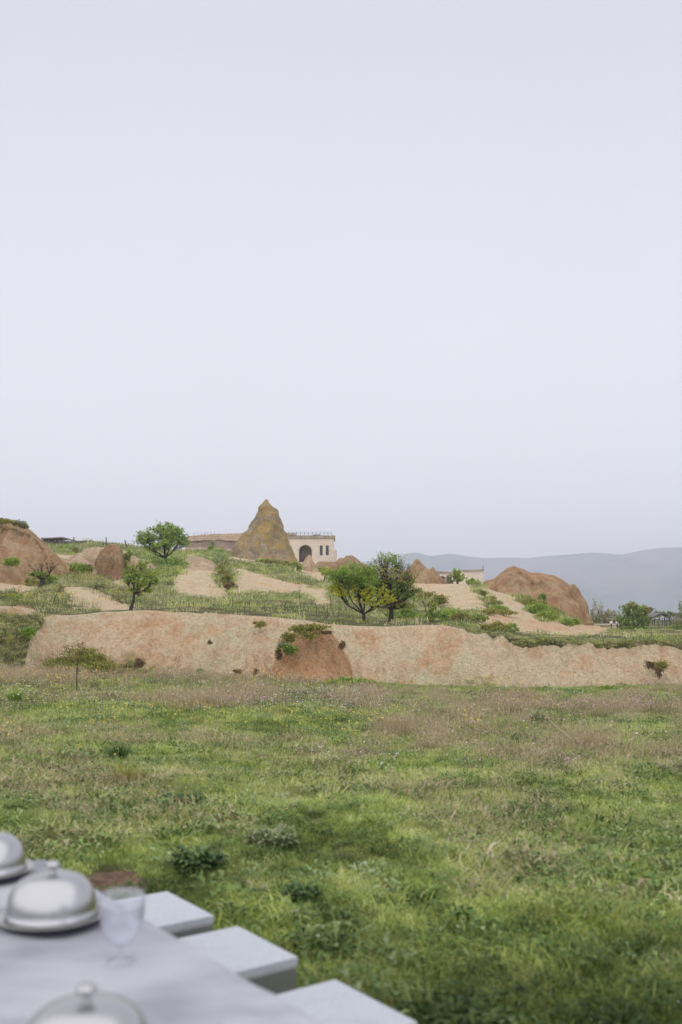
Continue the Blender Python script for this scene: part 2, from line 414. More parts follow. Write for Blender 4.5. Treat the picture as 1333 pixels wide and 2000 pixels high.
t = NT('mountain_scrub'); p = t.pos()
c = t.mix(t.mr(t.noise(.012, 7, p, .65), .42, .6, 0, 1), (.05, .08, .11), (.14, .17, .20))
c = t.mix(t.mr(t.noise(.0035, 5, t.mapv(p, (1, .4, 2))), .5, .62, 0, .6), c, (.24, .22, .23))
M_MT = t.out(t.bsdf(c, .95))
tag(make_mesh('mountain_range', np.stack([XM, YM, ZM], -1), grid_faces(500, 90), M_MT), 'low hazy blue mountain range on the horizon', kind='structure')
# ---- haze
mb = MB(); mb.box((0, 700, 71), (4900, 4600, 200)); hz = mb.build('haze', None)
t = NT('haze_air'); pv = t.n('ShaderNodeVolumePrincipled', {'Color': (.90, .935, 1, 1), 'Density': .00056, 'Anisotropy': .45})
om = t.n('ShaderNodeOutputMaterial'); t.t.links.new(pv.outputs[0], om.inputs['Volume']); hz.data.materials.append(t.m)
tag(hz, 'thin pale haze over the valley', kind='stuff')

# ------------------------------------------------------------ earth mounds and rocks
M_PALE = soil_mat('pale_tuff', pale=(0.816, 0.649, 0.459), green=(0.732, 0.625, 0.437), rust=(0.624, 0.425, 0.258), stretch=(1, 1, .5))
M_RED = soil_mat('red_earth', pale=(0.638, 0.449, 0.270), green=(0.594, 0.482, 0.279), rust=(0.506, 0.278, 0.137), big=.22, stretch=(1, 1, .6))
M_REDROCK = soil_mat('red_rock', pale=(0.650, 0.440, 0.270), green=(0.582, 0.451, 0.265), rust=(0.560, 0.330, 0.178), big=.5, bs=1, bd=.2)
M_CLAY = soil_mat('rust_clay', pale=(0.830, 0.516, 0.297), green=(0.756, 0.528, 0.302), rust=(0.732, 0.384, 0.185), big=.8)
def ridge(name, Y, top, base, front, back, mat, label, cat, amp=.12, fr=.5, nu=150, nv=70, shape=.75, drop=.6, sharp=1.0, group=None, gully=0.0):
    tp = np.array(top, float); bp = np.array(base, float)
    px = np.linspace(tp[0, 0], tp[-1, 0], nu); v = np.linspace(-1, 1, nv)
    zt = CAMZ + Y * slope_of(np.interp(px, tp[:, 0], tp[:, 1]))
    zb = CAMZ + (Y - front) * slope_of(np.interp(px, bp[:, 0], bp[:, 1]))
    h = np.maximum(zt - zb, .02)
    Vv, Pp = np.meshgrid(v, px)
    hh = h[:, None]; rel = np.clip(hh / h.max(), .08, 1) ** .6
    yy = np.where(Vv < 0, Y + Vv * front * rel, Y + Vv * back * rel)
    a = np.abs(Vv); f = (1 - a ** (1 / shape)) if sharp == 1.0 else (1 - a) * (1 - sharp) + (1 - a ** (1 / shape)) * sharp
    zz = (zb[:, None] - drop) + (hh + drop) * f
    xx = s_of(Pp) * yy
    nx = fbm(xx * fr, yy * fr, zz * fr, 5); n2 = fbm(xx * fr * 1.1 + 40, yy * fr, zz * fr, 5)
    m = np.sin(np.clip(f, 0, 1) * math.pi * .5) * np.minimum(1, hh / .6)
    keep = 1 - .75 * np.exp(-(Vv / .12) ** 2)
    yy = yy - amp * 2.0 * nx * m * keep
    zz = zz + amp * n2 * m * keep
    if gully:
        g = np.abs(vnoise(xx * .9 + .35 * zz, 7.3)) + .5 * np.abs(vnoise(xx * 2.3, 3.3 + zz * .4))
        yy = yy - gully * (g - .4) * m * keep
    o = make_mesh(name, np.stack([xx, yy, zz], -1), grid_faces(nu, nv), mat)
    return tag(o, label, cat, group) if cat else tag(o, label, kind='structure')
ridge('earth_mound', 66, [(-500, 975), (-250, 985), (-60, 1003), (0, 1012), (30, 1019), (58, 1034), (75, 1051), (95, 1070), (114, 1088), (135, 1106)],
      [(-500, 1170), (0, 1152), (60, 1130), (135, 1112)], 9, 9, M_RED, 'big rusty earth mound at the left edge, taller than its neighbours', 'earth mound', amp=.42, fr=.3, gully=1.4, nu=260)
ridge('earth_mound', 60, [(-200, 1040), (-40, 1062), (0, 1078), (30, 1098), (55, 1118), (75, 1140)], [(-200, 1165), (0, 1152), (75, 1146)], 5, 5, M_RED,
      'bare pinkish earth spur below the big mound at the left edge', 'earth mound', amp=.2, fr=.25, gully=.4)
ridge('earth_mound', 71, [(84, 1112), (100, 1098), (114, 1089), (131, 1090), (145, 1083), (159, 1079), (173, 1082), (185, 1088), (200, 1098), (225, 1127)],
      [(84, 1122), (120, 1126), (170, 1119), (225, 1132)], 5, 4, M_PALE, 'pale rounded earth saddle between the rusty mound and the red boulder', 'earth mound', amp=.12)
ridge('earth_mound', 77, [(148, 1092), (160, 1073), (175, 1069), (205, 1069), (225, 1072), (245, 1094)], [(148, 1098), (245, 1100)], 3, 3, M_PALE,
      'low pale earth dome behind the saddle, below the shed', 'earth mound', amp=.1)
ridge('red_boulder', 69, [(179, 1122), (188, 1090), (196, 1076), (205, 1067), (212, 1062), (222, 1061), (232, 1068), (238, 1080), (241, 1105), (244, 1132)],
      [(179, 1130), (210, 1136), (244, 1136)], 2.2, 3, M_REDROCK, 'red boulder with a rounded top beside the saddle, greenery at its foot', 'boulder', amp=.22, fr=.7, shape=.45, gully=.25)
ridge('red_boulder', 67, [(204, 1140), (214, 1122), (224, 1104), (231, 1094), (236, 1098), (240, 1118), (243, 1138)],
      [(204, 1142), (243, 1140)], 1.2, 2, M_REDROCK, 'small dark rib of rock leaning on the front of the red boulder', 'boulder', amp=.15, fr=1.0, shape=.45)
ridge('earth_mound', 73, [(238, 1074), (247, 1078), (258, 1083), (266, 1089), (290, 1097), (315, 1118)], [(238, 1115), (315, 1122)], 3, 3, M_PALE,
      'sloping shoulder of earth between the red boulder and the bushy tree', 'earth mound', amp=.15)
ridge('earth_mound', 78, [(352, 1104), (362, 1090), (375, 1086), (395, 1089), (415, 1097), (425, 1106), (440, 1130), (448, 1160)], [(352, 1150), (448, 1163)], 8, 5, M_PALE,
      'pale bare earth hump right of the bushy tree, under the long wall', 'earth mound', amp=.15, fr=.35, gully=.2)
# knoll under the building
ridge('red_outcrop', 136, [(612, 1112), (618, 1100), (626, 1096), (640, 1096), (656, 1098), (664, 1091), (672, 1092), (676, 1086), (688, 1085), (697, 1090), (706, 1098), (740, 1122)],
      [(612, 1120), (740, 1140)], 4, 5, M_REDROCK, 'red rock outcrop under the right end of the stone building', 'rock outcrop', amp=.2, fr=.5, shape=.35)
ridge('rock_pinnacle', 92, [(770, 1144), (785, 1124), (798, 1108), (806, 1103), (811, 1094), (815, 1091), (820, 1093), (827, 1102), (835, 1110), (841, 1111), (846, 1106), (851, 1112), (856, 1120), (866, 1130), (890, 1150)],
      [(770, 1150), (890, 1152)], 4.5, 5, M_RED, 'jagged rusty pinnacle beside the sparse tree, pale at its foot', 'rock pinnacle', amp=.22, fr=.6, shape=.8, gully=.7)
ridge('red_rock', 80, [(930, 1158), (940, 1146), (949, 1137), (968, 1129), (980, 1118), (994, 1109), (1004, 1107), (1014, 1109), (1026, 1114), (1040, 1120), (1060, 1121), (1082, 1123), (1098, 1132), (1114, 1142), (1130, 1148), (1140, 1166), (1148, 1188), (1155, 1208), (1162, 1226)],
      [(930, 1165), (990, 1180), (1060, 1208), (1162, 1228)], 7, 9, M_RED, 'big smooth red rock hump with a sheer right end', 'rock', amp=.36, fr=.42, gully=.55, nu=260, nv=90)
ridge('clay_bulge', 33.5, [(528, 1318), (538, 1290), (545, 1262), (560, 1240), (590, 1228), (620, 1225), (645, 1234), (660, 1249), (672, 1272), (690, 1308), (706, 1340)],
      [(528, 1334), (706, 1342)], 1.7, 1.8, M_CLAY, 'rust coloured clay bulge sticking out of the earth bank', 'clay bulge', amp=.09, fr=1.2, shape=.8, gully=.10)
ridge('earth_mound', 36.5, [(18, 1200), (25, 1184), (40, 1180), (55, 1182), (70, 1190), (84, 1206)], [(18, 1206), (84, 1210)], 1.2, 1.5, M_RED,
      'small bare pink hump on top of the grassy spur at the left edge', 'earth mound', amp=.03, nu=60, nv=30)

# fairy chimney cone
def cone(name, Y, lev, mat, label, cat, amp=.25, fr=.6, dr=.85, n=120, m=130, strat=.1):
    lev = np.array(sorted(lev), float)[:]; pyv = np.linspace(lev[-1, 0], lev[0, 0], m)
    l = np.interp(pyv, lev[:, 0], lev[:, 1]); r = np.interp(pyv, lev[:, 0], lev[:, 2])
    z = CAMZ + Y * slope_of(pyv); cx = s_of((l + r) / 2) * Y; rx = (s_of(r) - s_of(l)) / 2 * Y
    w = np.linspace(0, 2 * math.pi, n, endpoint=False)
    Wt, _ = np.meshgrid(w, z, indexing='ij')
    x0 = np.cos(Wt); y0 = np.sin(Wt)
    nn = fbm(x0 * rx * fr + 9, y0 * rx * fr, z * fr, 5) + .6 * vnoise(x0 * rx * fr * 3, y0 * rx * fr * 3, z * fr * 3)
    rr = rx * (1 + 0 * Wt) + amp * nn * np.minimum(1, rx / 1.0) + strat * vnoise(z * 1.6 + x0 * .4, y0 * .6, 3) * np.minimum(1, rx)
    X = cx + x0 * rr; Yv = Y + y0 * rr * dr; Zv = z + 0 * Wt
    V = np.stack([X, Yv, Zv], -1)
    return tag(make_mesh(name, V, grid_faces(n, m, True)[:, ::-1], mat), label, cat)
t = NT('lichen_tuff'); p = t.pos()
c, b = soil_nodes(t, pale=(0.784, 0.650, 0.470), green=(0.717, 0.605, 0.426), rust=(0.739, 0.538, 0.314), big=.5, lump=.6)
l1 = t.noise(.35, 6, p, .65, .5); l2 = t.noise(1.6, 6, p, .7); l3 = t.noise(9, 5, p, .7)
c = t.mix(t.mr(t.math('ADD', l1, t.math('MULTIPLY', l2, .35)), .60, .76, 0, .9), c, (.74, .50, .16))
gr = t.math('ADD', t.noise(.55, 6, t.n('ShaderNodeVectorMath', {0: p, 1: (31, 7, 3)}, operation='ADD').outputs[0], .65), t.math('MULTIPLY', l2, .4))
c = t.mix(t.mr(gr, .68, .84, 0, .7), c, (.26, .225, .175))
c = t.mix(t.mr(l3, .5, .62, 0, .5), c, (.17, .155, .12))
c = t.mix(t.mr(t.noise(5, 5, p, .7), .55, .68, 0, .7), c, (.50, .45, .33))
M_LICHEN = t.out(t.bsdf(c, .95, t.math('ADD', b, t.math('MULTIPLY', l2, 2)), 1, .25, **{'Specular IOR Level': .1}))
cone('fairy_chimney', 118, [(1112, 432, 592), (1095, 442, 581), (1085, 447, 576), (1068, 456, 570), (1044, 476, 560), (1030, 488, 553), (1014, 497, 545), (1000, 501, 540), (992, 503, 536), (986, 507, 531), (982, 511, 526), (979, 514, 524), (977, 516, 523), (975.2, 518, 521)],
     M_LICHEN, 'tall cone shaped rock chimney with ochre lichen in front of the stone building', 'rock cone', amp=.22, strat=.05)
cone('rock_crag', 77.3, [(1141, 1118, 1125), (1148, 1115, 1131), (1165, 1114, 1139), (1185, 1119, 1147), (1205, 1128, 1154), (1228, 1134, 1162)], M_RED,
     'rough crag on the sheer end of the big red rock', 'rock', amp=.2, fr=1.1, strat=.06, n=80, m=70)
cone('rock_cone', 112, [(1140, 570, 648), (1133, 578, 638), (1115, 587, 626), (1100, 590, 617), (1093, 594, 612), (1088, 599, 609), (1084, 603, 607)],
     M_PALE, 'small pale earth cone before the arched doorway', 'rock cone', amp=.2, strat=.15, n=80, m=60)

# ------------------------------------------------------------ buildings
def stone_mat(name, c1, c2, mortar, bw=.42, bh=.24, stain=.5, dark=(.13, .11, .09)):
    t = NT(name); p = t.pos()
    sx = t.n('ShaderNodeSeparateXYZ', {0: p})
    v = t.n('ShaderNodeCombineXYZ', {0: sx.outputs[0], 1: sx.outputs[2], 2: 0.0}).outputs[0]
    br = t.n('ShaderNodeTexBrick', {'Vector': v, 'Color1': (*c1, 1), 'Color2': (*c2, 1), 'Mortar': (*mortar, 1), 'Scale': 1.0, 'Mortar Size': .012, 'Brick Width': bw, 'Row Height': bh, 'Bias': 0.0})
    n = t.noise(1.2, 6, t.mapv(p, (1, 1, .4)), .7); n2 = t.noise(9, 4, p, .7)
    c = t.mix(t.mr(n, .48, .7, 0, stain), br.outputs[0], dark)
    c = t.mix(t.mr(n2, .35, .7, .35, 0), c, (.7, .66, .6), 'MULTIPLY')
    return t.out(t.bsdf(c, .95, t.math('ADD', n2, t.math('MULTIPLY', br.outputs[1], -.6)), .7, .05, **{'Specular IOR Level': .15}))
M_STONE = stone_mat('cut_stone', (.90, .80, .69), (.83, .73, .62), (.70, .61, .51), stain=.25, dark=(.28, .23, .18))
M_COPING = stone_mat('weathered_coping', (.50, .42, .33), (.43, .36, .28), (.2, .16, .12), .9, .5, .75)
M_RUBBLE = stone_mat('rubble_upper', (0.754, 0.554, 0.409), (0.611, 0.462, 0.356), (0.260, 0.198, 0.145), .5, .3, .4, (0.286, 0.211, 0.158))
M_DARKSTONE = stone_mat('grey_block_stone', (0.500, 0.388, 0.319), (0.425, 0.344, 0.288), (0.200, 0.150, 0.125), .42, .24, .6, (0.163, 0.138, 0.125))
M_WOOD = plain('old_dark_wood', (.075, .06, .055), .9, var=.4, sc=6)
M_WOODG = plain('grey_weathered_boards', (.20, .18, .165), .9, var=.3, sc=5)
M_IRON = plain('dark_iron', (.05, .045, .045), .6, spec=.4)
M_STEEL = plain('galvanised_frame', (.13, .115, .12), .6)
M_WHITE = plain('white_paint', (.72, .72, .70), .7)
M_DARK = plain('dark_interior', (.045, .04, .035), .9)
M_PLASTER = plain('pale_plaster', (.56, .48, .39), .95, sc=2)
t = NT('window_glass'); M_GLASS = t.out(t.bsdf((.22, .25, .26), .12, **{'Specular IOR Level': .6}))

BY = 140.0; BK = BY / F / KS
def bx(px): return float(s_of(px)) * BY
def bz(py): return CAMZ + BY * float(slope_of(py))
b0 = Vector((bx(607), BY, bz(1100)))
bld = empty('stone_building', b0, 'pale cut stone building with an arched doorway and two windows behind the rock cone', 'building')
Lx, Rx, Zb, Zt = bx(540), bx(652.5), bz(1112), bz(1052.5)
cx, rr, zs = bx(596.5), bx(609) - bx(596.5), bz(1077)         # arch centre, radius, spring line
mb = MB(); yf, yb_ = BY, BY + .55
def quad(x0, x1, z0, z1, z0b=None):       # wall strip with its soffit
    z0b = z0 if z0b is None else z0b
    mb.add([(x0, yf, z0), (x1, yf, z0b), (x1, yf, z1), (x0, yf, z1), (x0, yb_, z0), (x1, yb_, z0b), (x1, yb_, z1), (x0, yb_, z1)],
           [(0, 1, 2, 3), (5, 4, 7, 6), (1, 0, 4, 5)])
wins = [(bx(624.8), bx(630.4)), (bx(636.6), bx(642.4))]; wz0, wz1 = bz(1084.5), bz(1065.5)
n = 18; xs = [cx - rr * math.cos(math.pi * i / n) for i in range(n + 1)]
quad(Lx, xs[0], Zb, Zt)
for i in range(n):
    quad(xs[i], xs[i + 1], zs + math.sqrt(max(0, rr ** 2 - (xs[i] - cx) ** 2)), Zt, zs + math.sqrt(max(0, rr ** 2 - (xs[i + 1] - cx) ** 2)))
for s in (xs[0], xs[-1]): mb.add([(s, yf, Zb), (s, yb_, Zb), (s, yb_, zs), (s, yf, zs)], [(0, 1, 2, 3)])
quad(xs[-1], wins[0][0], Zb, Zt)
for a, b in wins:
    quad(a, b, Zb, wz0); quad(a, b, wz1, Zt)
    for s in (a, b): mb.add([(s, yf, wz0), (s, yb_, wz0), (s, yb_, wz1), (s, yf, wz1)], [(0, 1, 2, 3)])
    mb.add([(a, yf, wz0), (b, yf, wz0), (b, yb_, wz0), (a, yb_, wz0)], [(0, 1, 2, 3)])
quad(wins[0][1], wins[1][0], Zb, Zt); quad(wins[1][1], Rx, Zb, Zt)
mb.add([(Rx, yf, Zb), (Rx, yf + 5, Zb), (Rx, yf + 5, Zt), (Rx, yf, Zt)], [(0, 1, 2, 3)])
mb.add([(Lx, yf, Zb), (Lx, yf + 5, Zb), (Lx, yf + 5, Zt), (Lx, yf, Zt)], [(3, 2, 1, 0)])
mb.build('wall', M_STONE, bld)
mb = MB()                                  # arch surround, slightly proud
for i in range(n):
    a0, a1 = math.pi * i / n, math.pi * (i + 1) / n
    vs = []
    for a in (a0, a1):
        for r in (rr * 1.0, rr * 1.13):
            for y in (yf - .05, yf + .02): vs.append((cx - r * math.cos(a), y, zs + r * math.sin(a)))
    mb.add(vs, [(0, 4, 6, 2), (2, 6, 7, 3), (1, 5, 4, 0)])
mb.build('arch_surround', M_PLASTER, bld)
mb = MB(); mb.box(((Lx + Rx) / 2 + .05, yf + 2.4, (Zt + bz(1045.8)) / 2), (Rx - Lx + .25, 5.0, bz(1045.8) - Zt)); mb.build('parapet', M_COPING, bld)
mb = MB(); mb.box((bx(560), yf - .02, bz(1043.5)), (2.6, .5, .35)); mb.build('parapet_step', M_COPING, bld)
mb = MB(); mb.box((cx, yf + 2.6, (Zb + Zt) / 2), (rr * 3, .2, Zt - Zb)); mb.build('porch_back_wall', M_PLASTER, bld)
mb = MB(); mb.box((cx, yf + 1.55, Zb + .35), (rr * 3, 2.0, .12)); mb.build('porch_floor', M_PLASTER, bld)
mb = MB()
for s in (-1, 1): mb.box((cx + s * rr * 1.5, yf + 1.6, (Zb + Zt) / 2), (.1, 1.9, Zt - Zb))
mb.box((cx, yf + 1.6, Zt - .1), (rr * 3, 1.9, .1)); mb.build('porch_side_wall', M_DARK, bld)
dr = (lambda: None)
mb = MB(); mb.box((bx(586.5), yf + .75, bz(1085)), (bx(588) - bx(585.5), .1, bz(1070) - bz(1100))); mb.box((bx(584), yf + .8, bz(1088)), (.2, .06, 1.6))
mb.build('door_leaf', M_WOOD, bld)
mb = MB(); mb.box((bx(591), yf + .62, bz(1087.5)), (1.0, .08, .1)); mb.box((bx(590), yf + .62, bz(1093)), (1.3, .08, .5)); mb.build('bench', M_WOOD, bld)
for a, b in wins:
    mb = MB(); w = b - a; zc = (wz0 + wz1) / 2; hgt = wz1 - wz0; yq = yf + .16
    for x in (a + .045, b - .045): mb.box((x, yq, zc), (.09, .1, hgt))
    for z in (wz0 + .05, wz1 - .05): mb.box(((a + b) / 2, yq - .001, z), (w, .098, .1))
    mb.box(((a + b) / 2, yq + .02, zc), (.05, .06, hgt - .02))
    for k in (1, 2, 3): mb.box(((a + b) / 2, yq + .021, wz0 + hgt * k / 4), (w - .02, .05, .035))
    fr = mb.build('window', M_IRON, bld)
    mb = MB(); mb.box(((a + b) / 2, yq + .09, zc), (w - .01, .02, hgt - .01))
    pn = mb.build('pane', M_GLASS, None); pn.parent = fr
mb = MB()
xx = np.arange(bx(556), Rx + .05, bx(600) - bx(592.3))
zr = bz(1046)
for x in xx: mb.box((x, yf + .15, zr + .24), (.045, .045, .62))
for z in (zr + .5, zr + .26): mb.box(((xx[0] + xx[-1]) / 2, yf + .152, z), (xx[-1] - xx[0], .025, .025))
mb.build('railing', M_IRON, bld)
mb = MB()
for k in range(6): mb.box((bx(612 + 2.5 * k), yf + .9, zr + .1), (.2, .3, .12 + .05 * (k % 3)))
mb.build('roof_clutter', M_WOOD, bld)
# rounded buttress on the right corner
mb = MB(); c = (bx(649.8), yf + 1.6, bz(1114)); hb = bz(1071) - bz(1114); r_ = bx(659.0) - bx(649.8)
mb.lathe([(r_ * 1.06, 0), (r_, hb * .4), (r_, hb * .88), (r_ * .93, hb * .95), (r_ * .7, hb), (0, hb * 1.01)], c, 28); mb.build('buttress', M_STONE, bld, True)

# long wall left of the cone
wl = empty('long_wall', P(420, 1080, 134), 'long two toned rubble and block wall between the bushy tree and the rock cone', 'wall')
def wallstrip(name, pts_top, pts_bot, Y, th, mat, parent, amp=.0):
    pt = np.array(pts_top, float); pb = np.array(pts_bot, float)
    px = np.linspace(pt[0, 0], pt[-1, 0], 90); X = s_of(px) * Y
    zt = CAMZ + Y * slope_of(np.interp(px, pt[:, 0], pt[:, 1])) + amp * vnoise(X * 2, 3.3) + amp * .7 * vnoise(X * 5, 8)
    zb = CAMZ + Y * slope_of(np.interp(px, pb[:, 0], pb[:, 1]))
    V = np.stack([np.stack([X, 0 * X + Y, zb], -1), np.stack([X, 0 * X + Y, zt], -1), np.stack([X, 0 * X + Y + th, zt], -1), np.stack([X, 0 * X + Y + th, zb], -1)], 1)
    return make_mesh(name, V, grid_faces(90, 4), mat, parent, False)
wallstrip('upper_courses', [(364, 1048), (385, 1045), (415, 1043), (480, 1041.5), (500, 1041)], [(364, 1058), (400, 1055), (432, 1054), (440, 1056), (500, 1058)], 134, .6, M_RUBBLE, wl, .05)
wallstrip('lower_courses', [(360, 1056.5), (400, 1053.5), (432, 1053), (440, 1054), (500, 1056)], [(360, 1071), (405, 1070), (410, 1074), (500, 1078)], 134.25, .5, M_DARKSTONE, wl)
wallstrip('footing', [(360, 1070), (405, 1069), (410, 1070.5), (500, 1074)], [(360, 1090), (500, 1098)], 133.8, .8, M_RUBBLE, wl, .05)
mb = MB()
for k in range(9): mb.box(P(378 + 5 * k + 1.5 * math.sin(k * 5), 1043.2 - .1 * k, 134.3), (.03, .03, .5))
mb.build('wire_stub', M_IRON, wl)
# wall at right behind the little palm-like tree
wr_ = empty('stone_wall', P(905, 1140, 108), 'low tan stone wall with dark coping behind the spiky young tree', 'wall')
wallstrip('wall_face', [(850, 1119.5), (884, 1119.2), (886, 1118), (902, 1117), (903, 1114), (946, 1114)], [(850, 1160), (946, 1160)], 108, .5, M_STONE, wr_)
wallstrip('coping', [(853, 1115.8), (880, 1117), (902, 1116.6)], [(853, 1119.4), (880, 1119.4), (902, 1119)], 107.9, .7, M_COPING, wr_, .02)
wallstrip('coping', [(902.3, 1113), (925, 1112.3), (947.5, 1111.3)], [(902.3, 1116), (925, 1115.4), (947.5, 1114.6)], 107.88, .75, M_COPING, wr_, .02)
mb = MB(); mb.box(P(944, 1109.5, 108.2), (.06, .06, .5)); mb.build('pipe_stub', M_IRON, wr_)

# shed
SY = 112.0
sh = empty('wooden_shed', P(105, 1070, SY), 'dark tumbledown wooden shed with a sagging flat roof on the skyline', 'shed')
def sx_(px, Y=SY): return float(s_of(px)) * Y
def sz_(py, Y=SY): return CAMZ + Y * float(slope_of(py))
k = 0; x = 78.0
while x < 119:
    wpx = 3.2 + .9 * math.sin(k * 2.7); top = np.interp(x, [78, 86, 121], [1054, 1053.5, 1053.2])
    if 102 < x < 105.5: x += 1; k += 1; continue
    mb = MB(); mb.box(((sx_(x) + sx_(x + wpx)) / 2, SY + .02 * (k % 2), (sz_(top) + sz_(1074)) / 2), (sx_(x + wpx) - sx_(x) - .02, .04, sz_(top) - sz_(1074)))
    mb.build('board', M_WOOD if k % 4 else M_WOODG, sh); x += wpx; k += 1
mb = MB(); mb.box((sx_(99), SY + 2.5, (sz_(1054) + sz_(1074)) / 2), (sx_(119) - sx_(79), .1, sz_(1054) - sz_(1074))); mb.build('back_wall', M_DARK, sh)
mb = MB(); mb.box((sx_(121), SY - .02, (sz_(1052.5) + sz_(1074)) / 2), (.22, .16, sz_(1052.5) - sz_(1074))); mb.build('corner_post', M_WOODG, sh)
mb = MB()
A = [(78, 1051.6), (100, 1051.0), (118, 1049.9), (123, 1050.4), (133, 1053.6), (141, 1055.2)]
for (a, pa), (b, pb) in zip(A[:-1], A[1:]):
    v = []
    for (p_, q_) in ((a, pa), (b, pb)):
        for dz in (0, .14):
            for y in (SY - .35, SY + 2.8): v.append((sx_(p_), y, sz_(q_ + 1.6) + dz))
    mb.add(v, [(0, 4, 6, 2), (2, 6, 7, 3), (1, 5, 4, 0), (0, 2, 3, 1), (4, 5, 7, 6)])
mb.build('roof', M_WOODG, sh)
mb = MB(); mb.box(((sx_(122) + sx_(136)) / 2, SY + .5, (sz_(1057) + sz_(1074)) / 2), (sx_(136) - sx_(122), .06, sz_(1055) - sz_(1074))); mb.build('side_panel', M_WHITE, sh)
mb = MB(); mb.tube([(sx_(123), SY - .1, sz_(1063)), (sx_(143), SY - .1, sz_(1061.5)), (sx_(163.5), SY - .1, sz_(1058.2))], .09); mb.tube([(sx_(133), SY, sz_(1054.5)), (sx_(141), SY, sz_(1055))], .07); mb.build('rail', M_WOOD, sh)
mb = MB()
for p_ in (138, 144, 150, 157): mb.tube([(sx_(p_), SY + .1, sz_(1075)), (sx_(p_ + .4), SY + .1, sz_(1062))], .12)
mb.box(((sx_(137) + sx_(160)) / 2, SY + .3, sz_(1067)), (sx_(160) - sx_(137), .08, .7)); mb.build('lean_to', M_WOOD, sh)
mb = MB(); mb.tube([(sx_(164.3), SY, sz_(1066)), (sx_(164), SY, sz_(1056.5))], .09); mb.build('gate_post', M_IRON, sh)
mb = MB(); mb.tube([(sx_(134.2), SY + 1.5, sz_(1056)), (sx_(134.2), SY + 1.5, sz_(1047))], .07); mb.build('chimney_pipe', M_IRON, sh)
# the two posts on the skyline
for (x0, y0, x1, y1, lab) in ((208.3, 1070, 207.8, 1049, 'upright thin post on the skyline behind the red boulder'), (249, 1072, 244, 1054.5, 'leaning thin post on the skyline left of the bushy tree')):
    mb = MB(); a = P(x0, y0, 100); b = P(x1, y1, 100); mb.tube([a, (a + b) / 2, b], [.06, .055, .05]); o = mb.build('fence_post', M_WOOD); tag(o, lab, 'post', 'skyline fence posts')

# white wall, two lamps, arched steel shelter at the right
AY = 125.0
mb = MB(); a = P(1155, 1219, AY); b = P(1235, 1218.6, AY)
mb.box((a + b) / 2 + Vector((0, 0, -.05)), ((b - a).length, .25, .22)); tag(mb.build('garden_wall', M_PLASTER), 'low whitish wall between the red rock and the dark round tree', 'wall')
for x0, lab in ((1194.3, 'white globe garden lamp on a short post, nearer the red rock'), (1206, 'white globe garden lamp on a short post, nearer the dark round tree')):
    base = P(x0, 1226, 120); lo = empty('garden_lamp', base, lab, 'lamp', 'garden lamps')
    mb = MB(); mb.tube([base, base + Vector((0, 0, .45))], .09, 8); mb.build('post', M_IRON, lo)
    mb = MB(); g = base + Vector((0, 0, .60)); mb.lathe([(0.001, -.2), (.12, -.16), (.19, -.05), (.19, .05), (.12, .16), (.001, .2)], g, 12); mb.build('globe', M_WHITE, lo, True)
sp = empty('arched_shelter', P(1292, 1230, AY), 'arched steel shelter with a grey curved roof right of the dark round tree', 'shelter')
def arc(px0, px1, pz, ph, Y, n=10):
    return [Vector((float(s_of(px0 + (px1 - px0) * i / n)) * Y, Y, CAMZ + Y * float(slope_of(pz - ph * math.sin(math.pi * i / n) - (i / n) * 3.0)))) for i in range(n + 1)]
fa = arc(1274.5, 1309, 1206.5, 6.0, AY); ba = arc(1256, 1290, 1204, 5.0, AY + 9)
mb = MB(); vs = []; nA = len(fa)
for k in (0, .03):
    vs += [p + Vector((0, 0, k * 2)) for p in fa] + [p + Vector((0, 0, k * 2)) for p in ba]
fs = [(i, i + 1, nA + i + 1, nA + i) for i in range(nA - 1)] + [(2 * nA + i, 3 * nA + i, 3 * nA + i + 1, 2 * nA + i + 1) for i in range(nA - 1)] + [(i, 2 * nA + i, 2 * nA + i + 1, i + 1) for i in range(nA - 1)]
mb.add(vs, fs); mb.build('curved_roof', M_STEEL, sp)
for k in range(4):
    f_ = k / 3; mb = MB(); mb.tube([a.lerp(b, f_) + Vector((0, 0, -.05)) for a, b in zip(fa, ba)], .075, 5); mb.build('rib', M_IRON, sp)
for k, (p_, top) in enumerate([(1275, 1206), (1278.5, 1208), (1286, 1211), (1294, 1207), (1299, 1206), (1303, 1205), (1308.5, 1204), (1311, 1198), (1315, 1200), (1319, 1204)]):
    mb = MB(); yy = AY + .6 * (k % 3); mb.tube([P(p_, 1233, yy), P(p_, top, yy)], .06, 5); mb.build('post', M_IRON, sp)
mb = MB(); mb.tube([P(1277, 1211, AY), P(1285, 1209.5, AY), P(1293, 1212.5, AY)], .05); mb.tube([P(1294, 1214, AY + .3), P(1319, 1211, AY + .3)], .05); mb.build('tie_bar', M_IRON, sp)

# ------------------------------------------------------------ plants
def leaf_mat(name, stops, rough=.55, trans=.3):
    t = NT(name); r = t.attr('rnd').outputs['Fac']; n = t.noise(.9, 3, t.pos())
    f = t.math('ADD', t.math('MULTIPLY', r, .75), t.mr(n, .3, .7, 0, .25))
    c = t.ramp(f, stops)
    a = t.bsdf(c, rough, **{'Specular IOR Level': .25})
    tr = t.n('ShaderNodeBsdfTranslucent', {'Color': t.mix(.5, c, (.9, 1, .35), 'MULTIPLY')}).outputs[0]
    return t.out(t.n('ShaderNodeMixShader', {0: trans, 1: a, 2: tr}).outputs[0])
L_GREEN = leaf_mat('leaf_green', [(0, (0.124, 0.189, 0.036)), (.5, (0.273, 0.404, 0.073)), (1, (0.517, 0.682, 0.122))])
L_BRIGHT = leaf_mat('leaf_bright', [(0, (0.152, 0.217, 0.038)), (.5, (0.305, 0.418, 0.069)), (1, (0.522, 0.617, 0.116))])
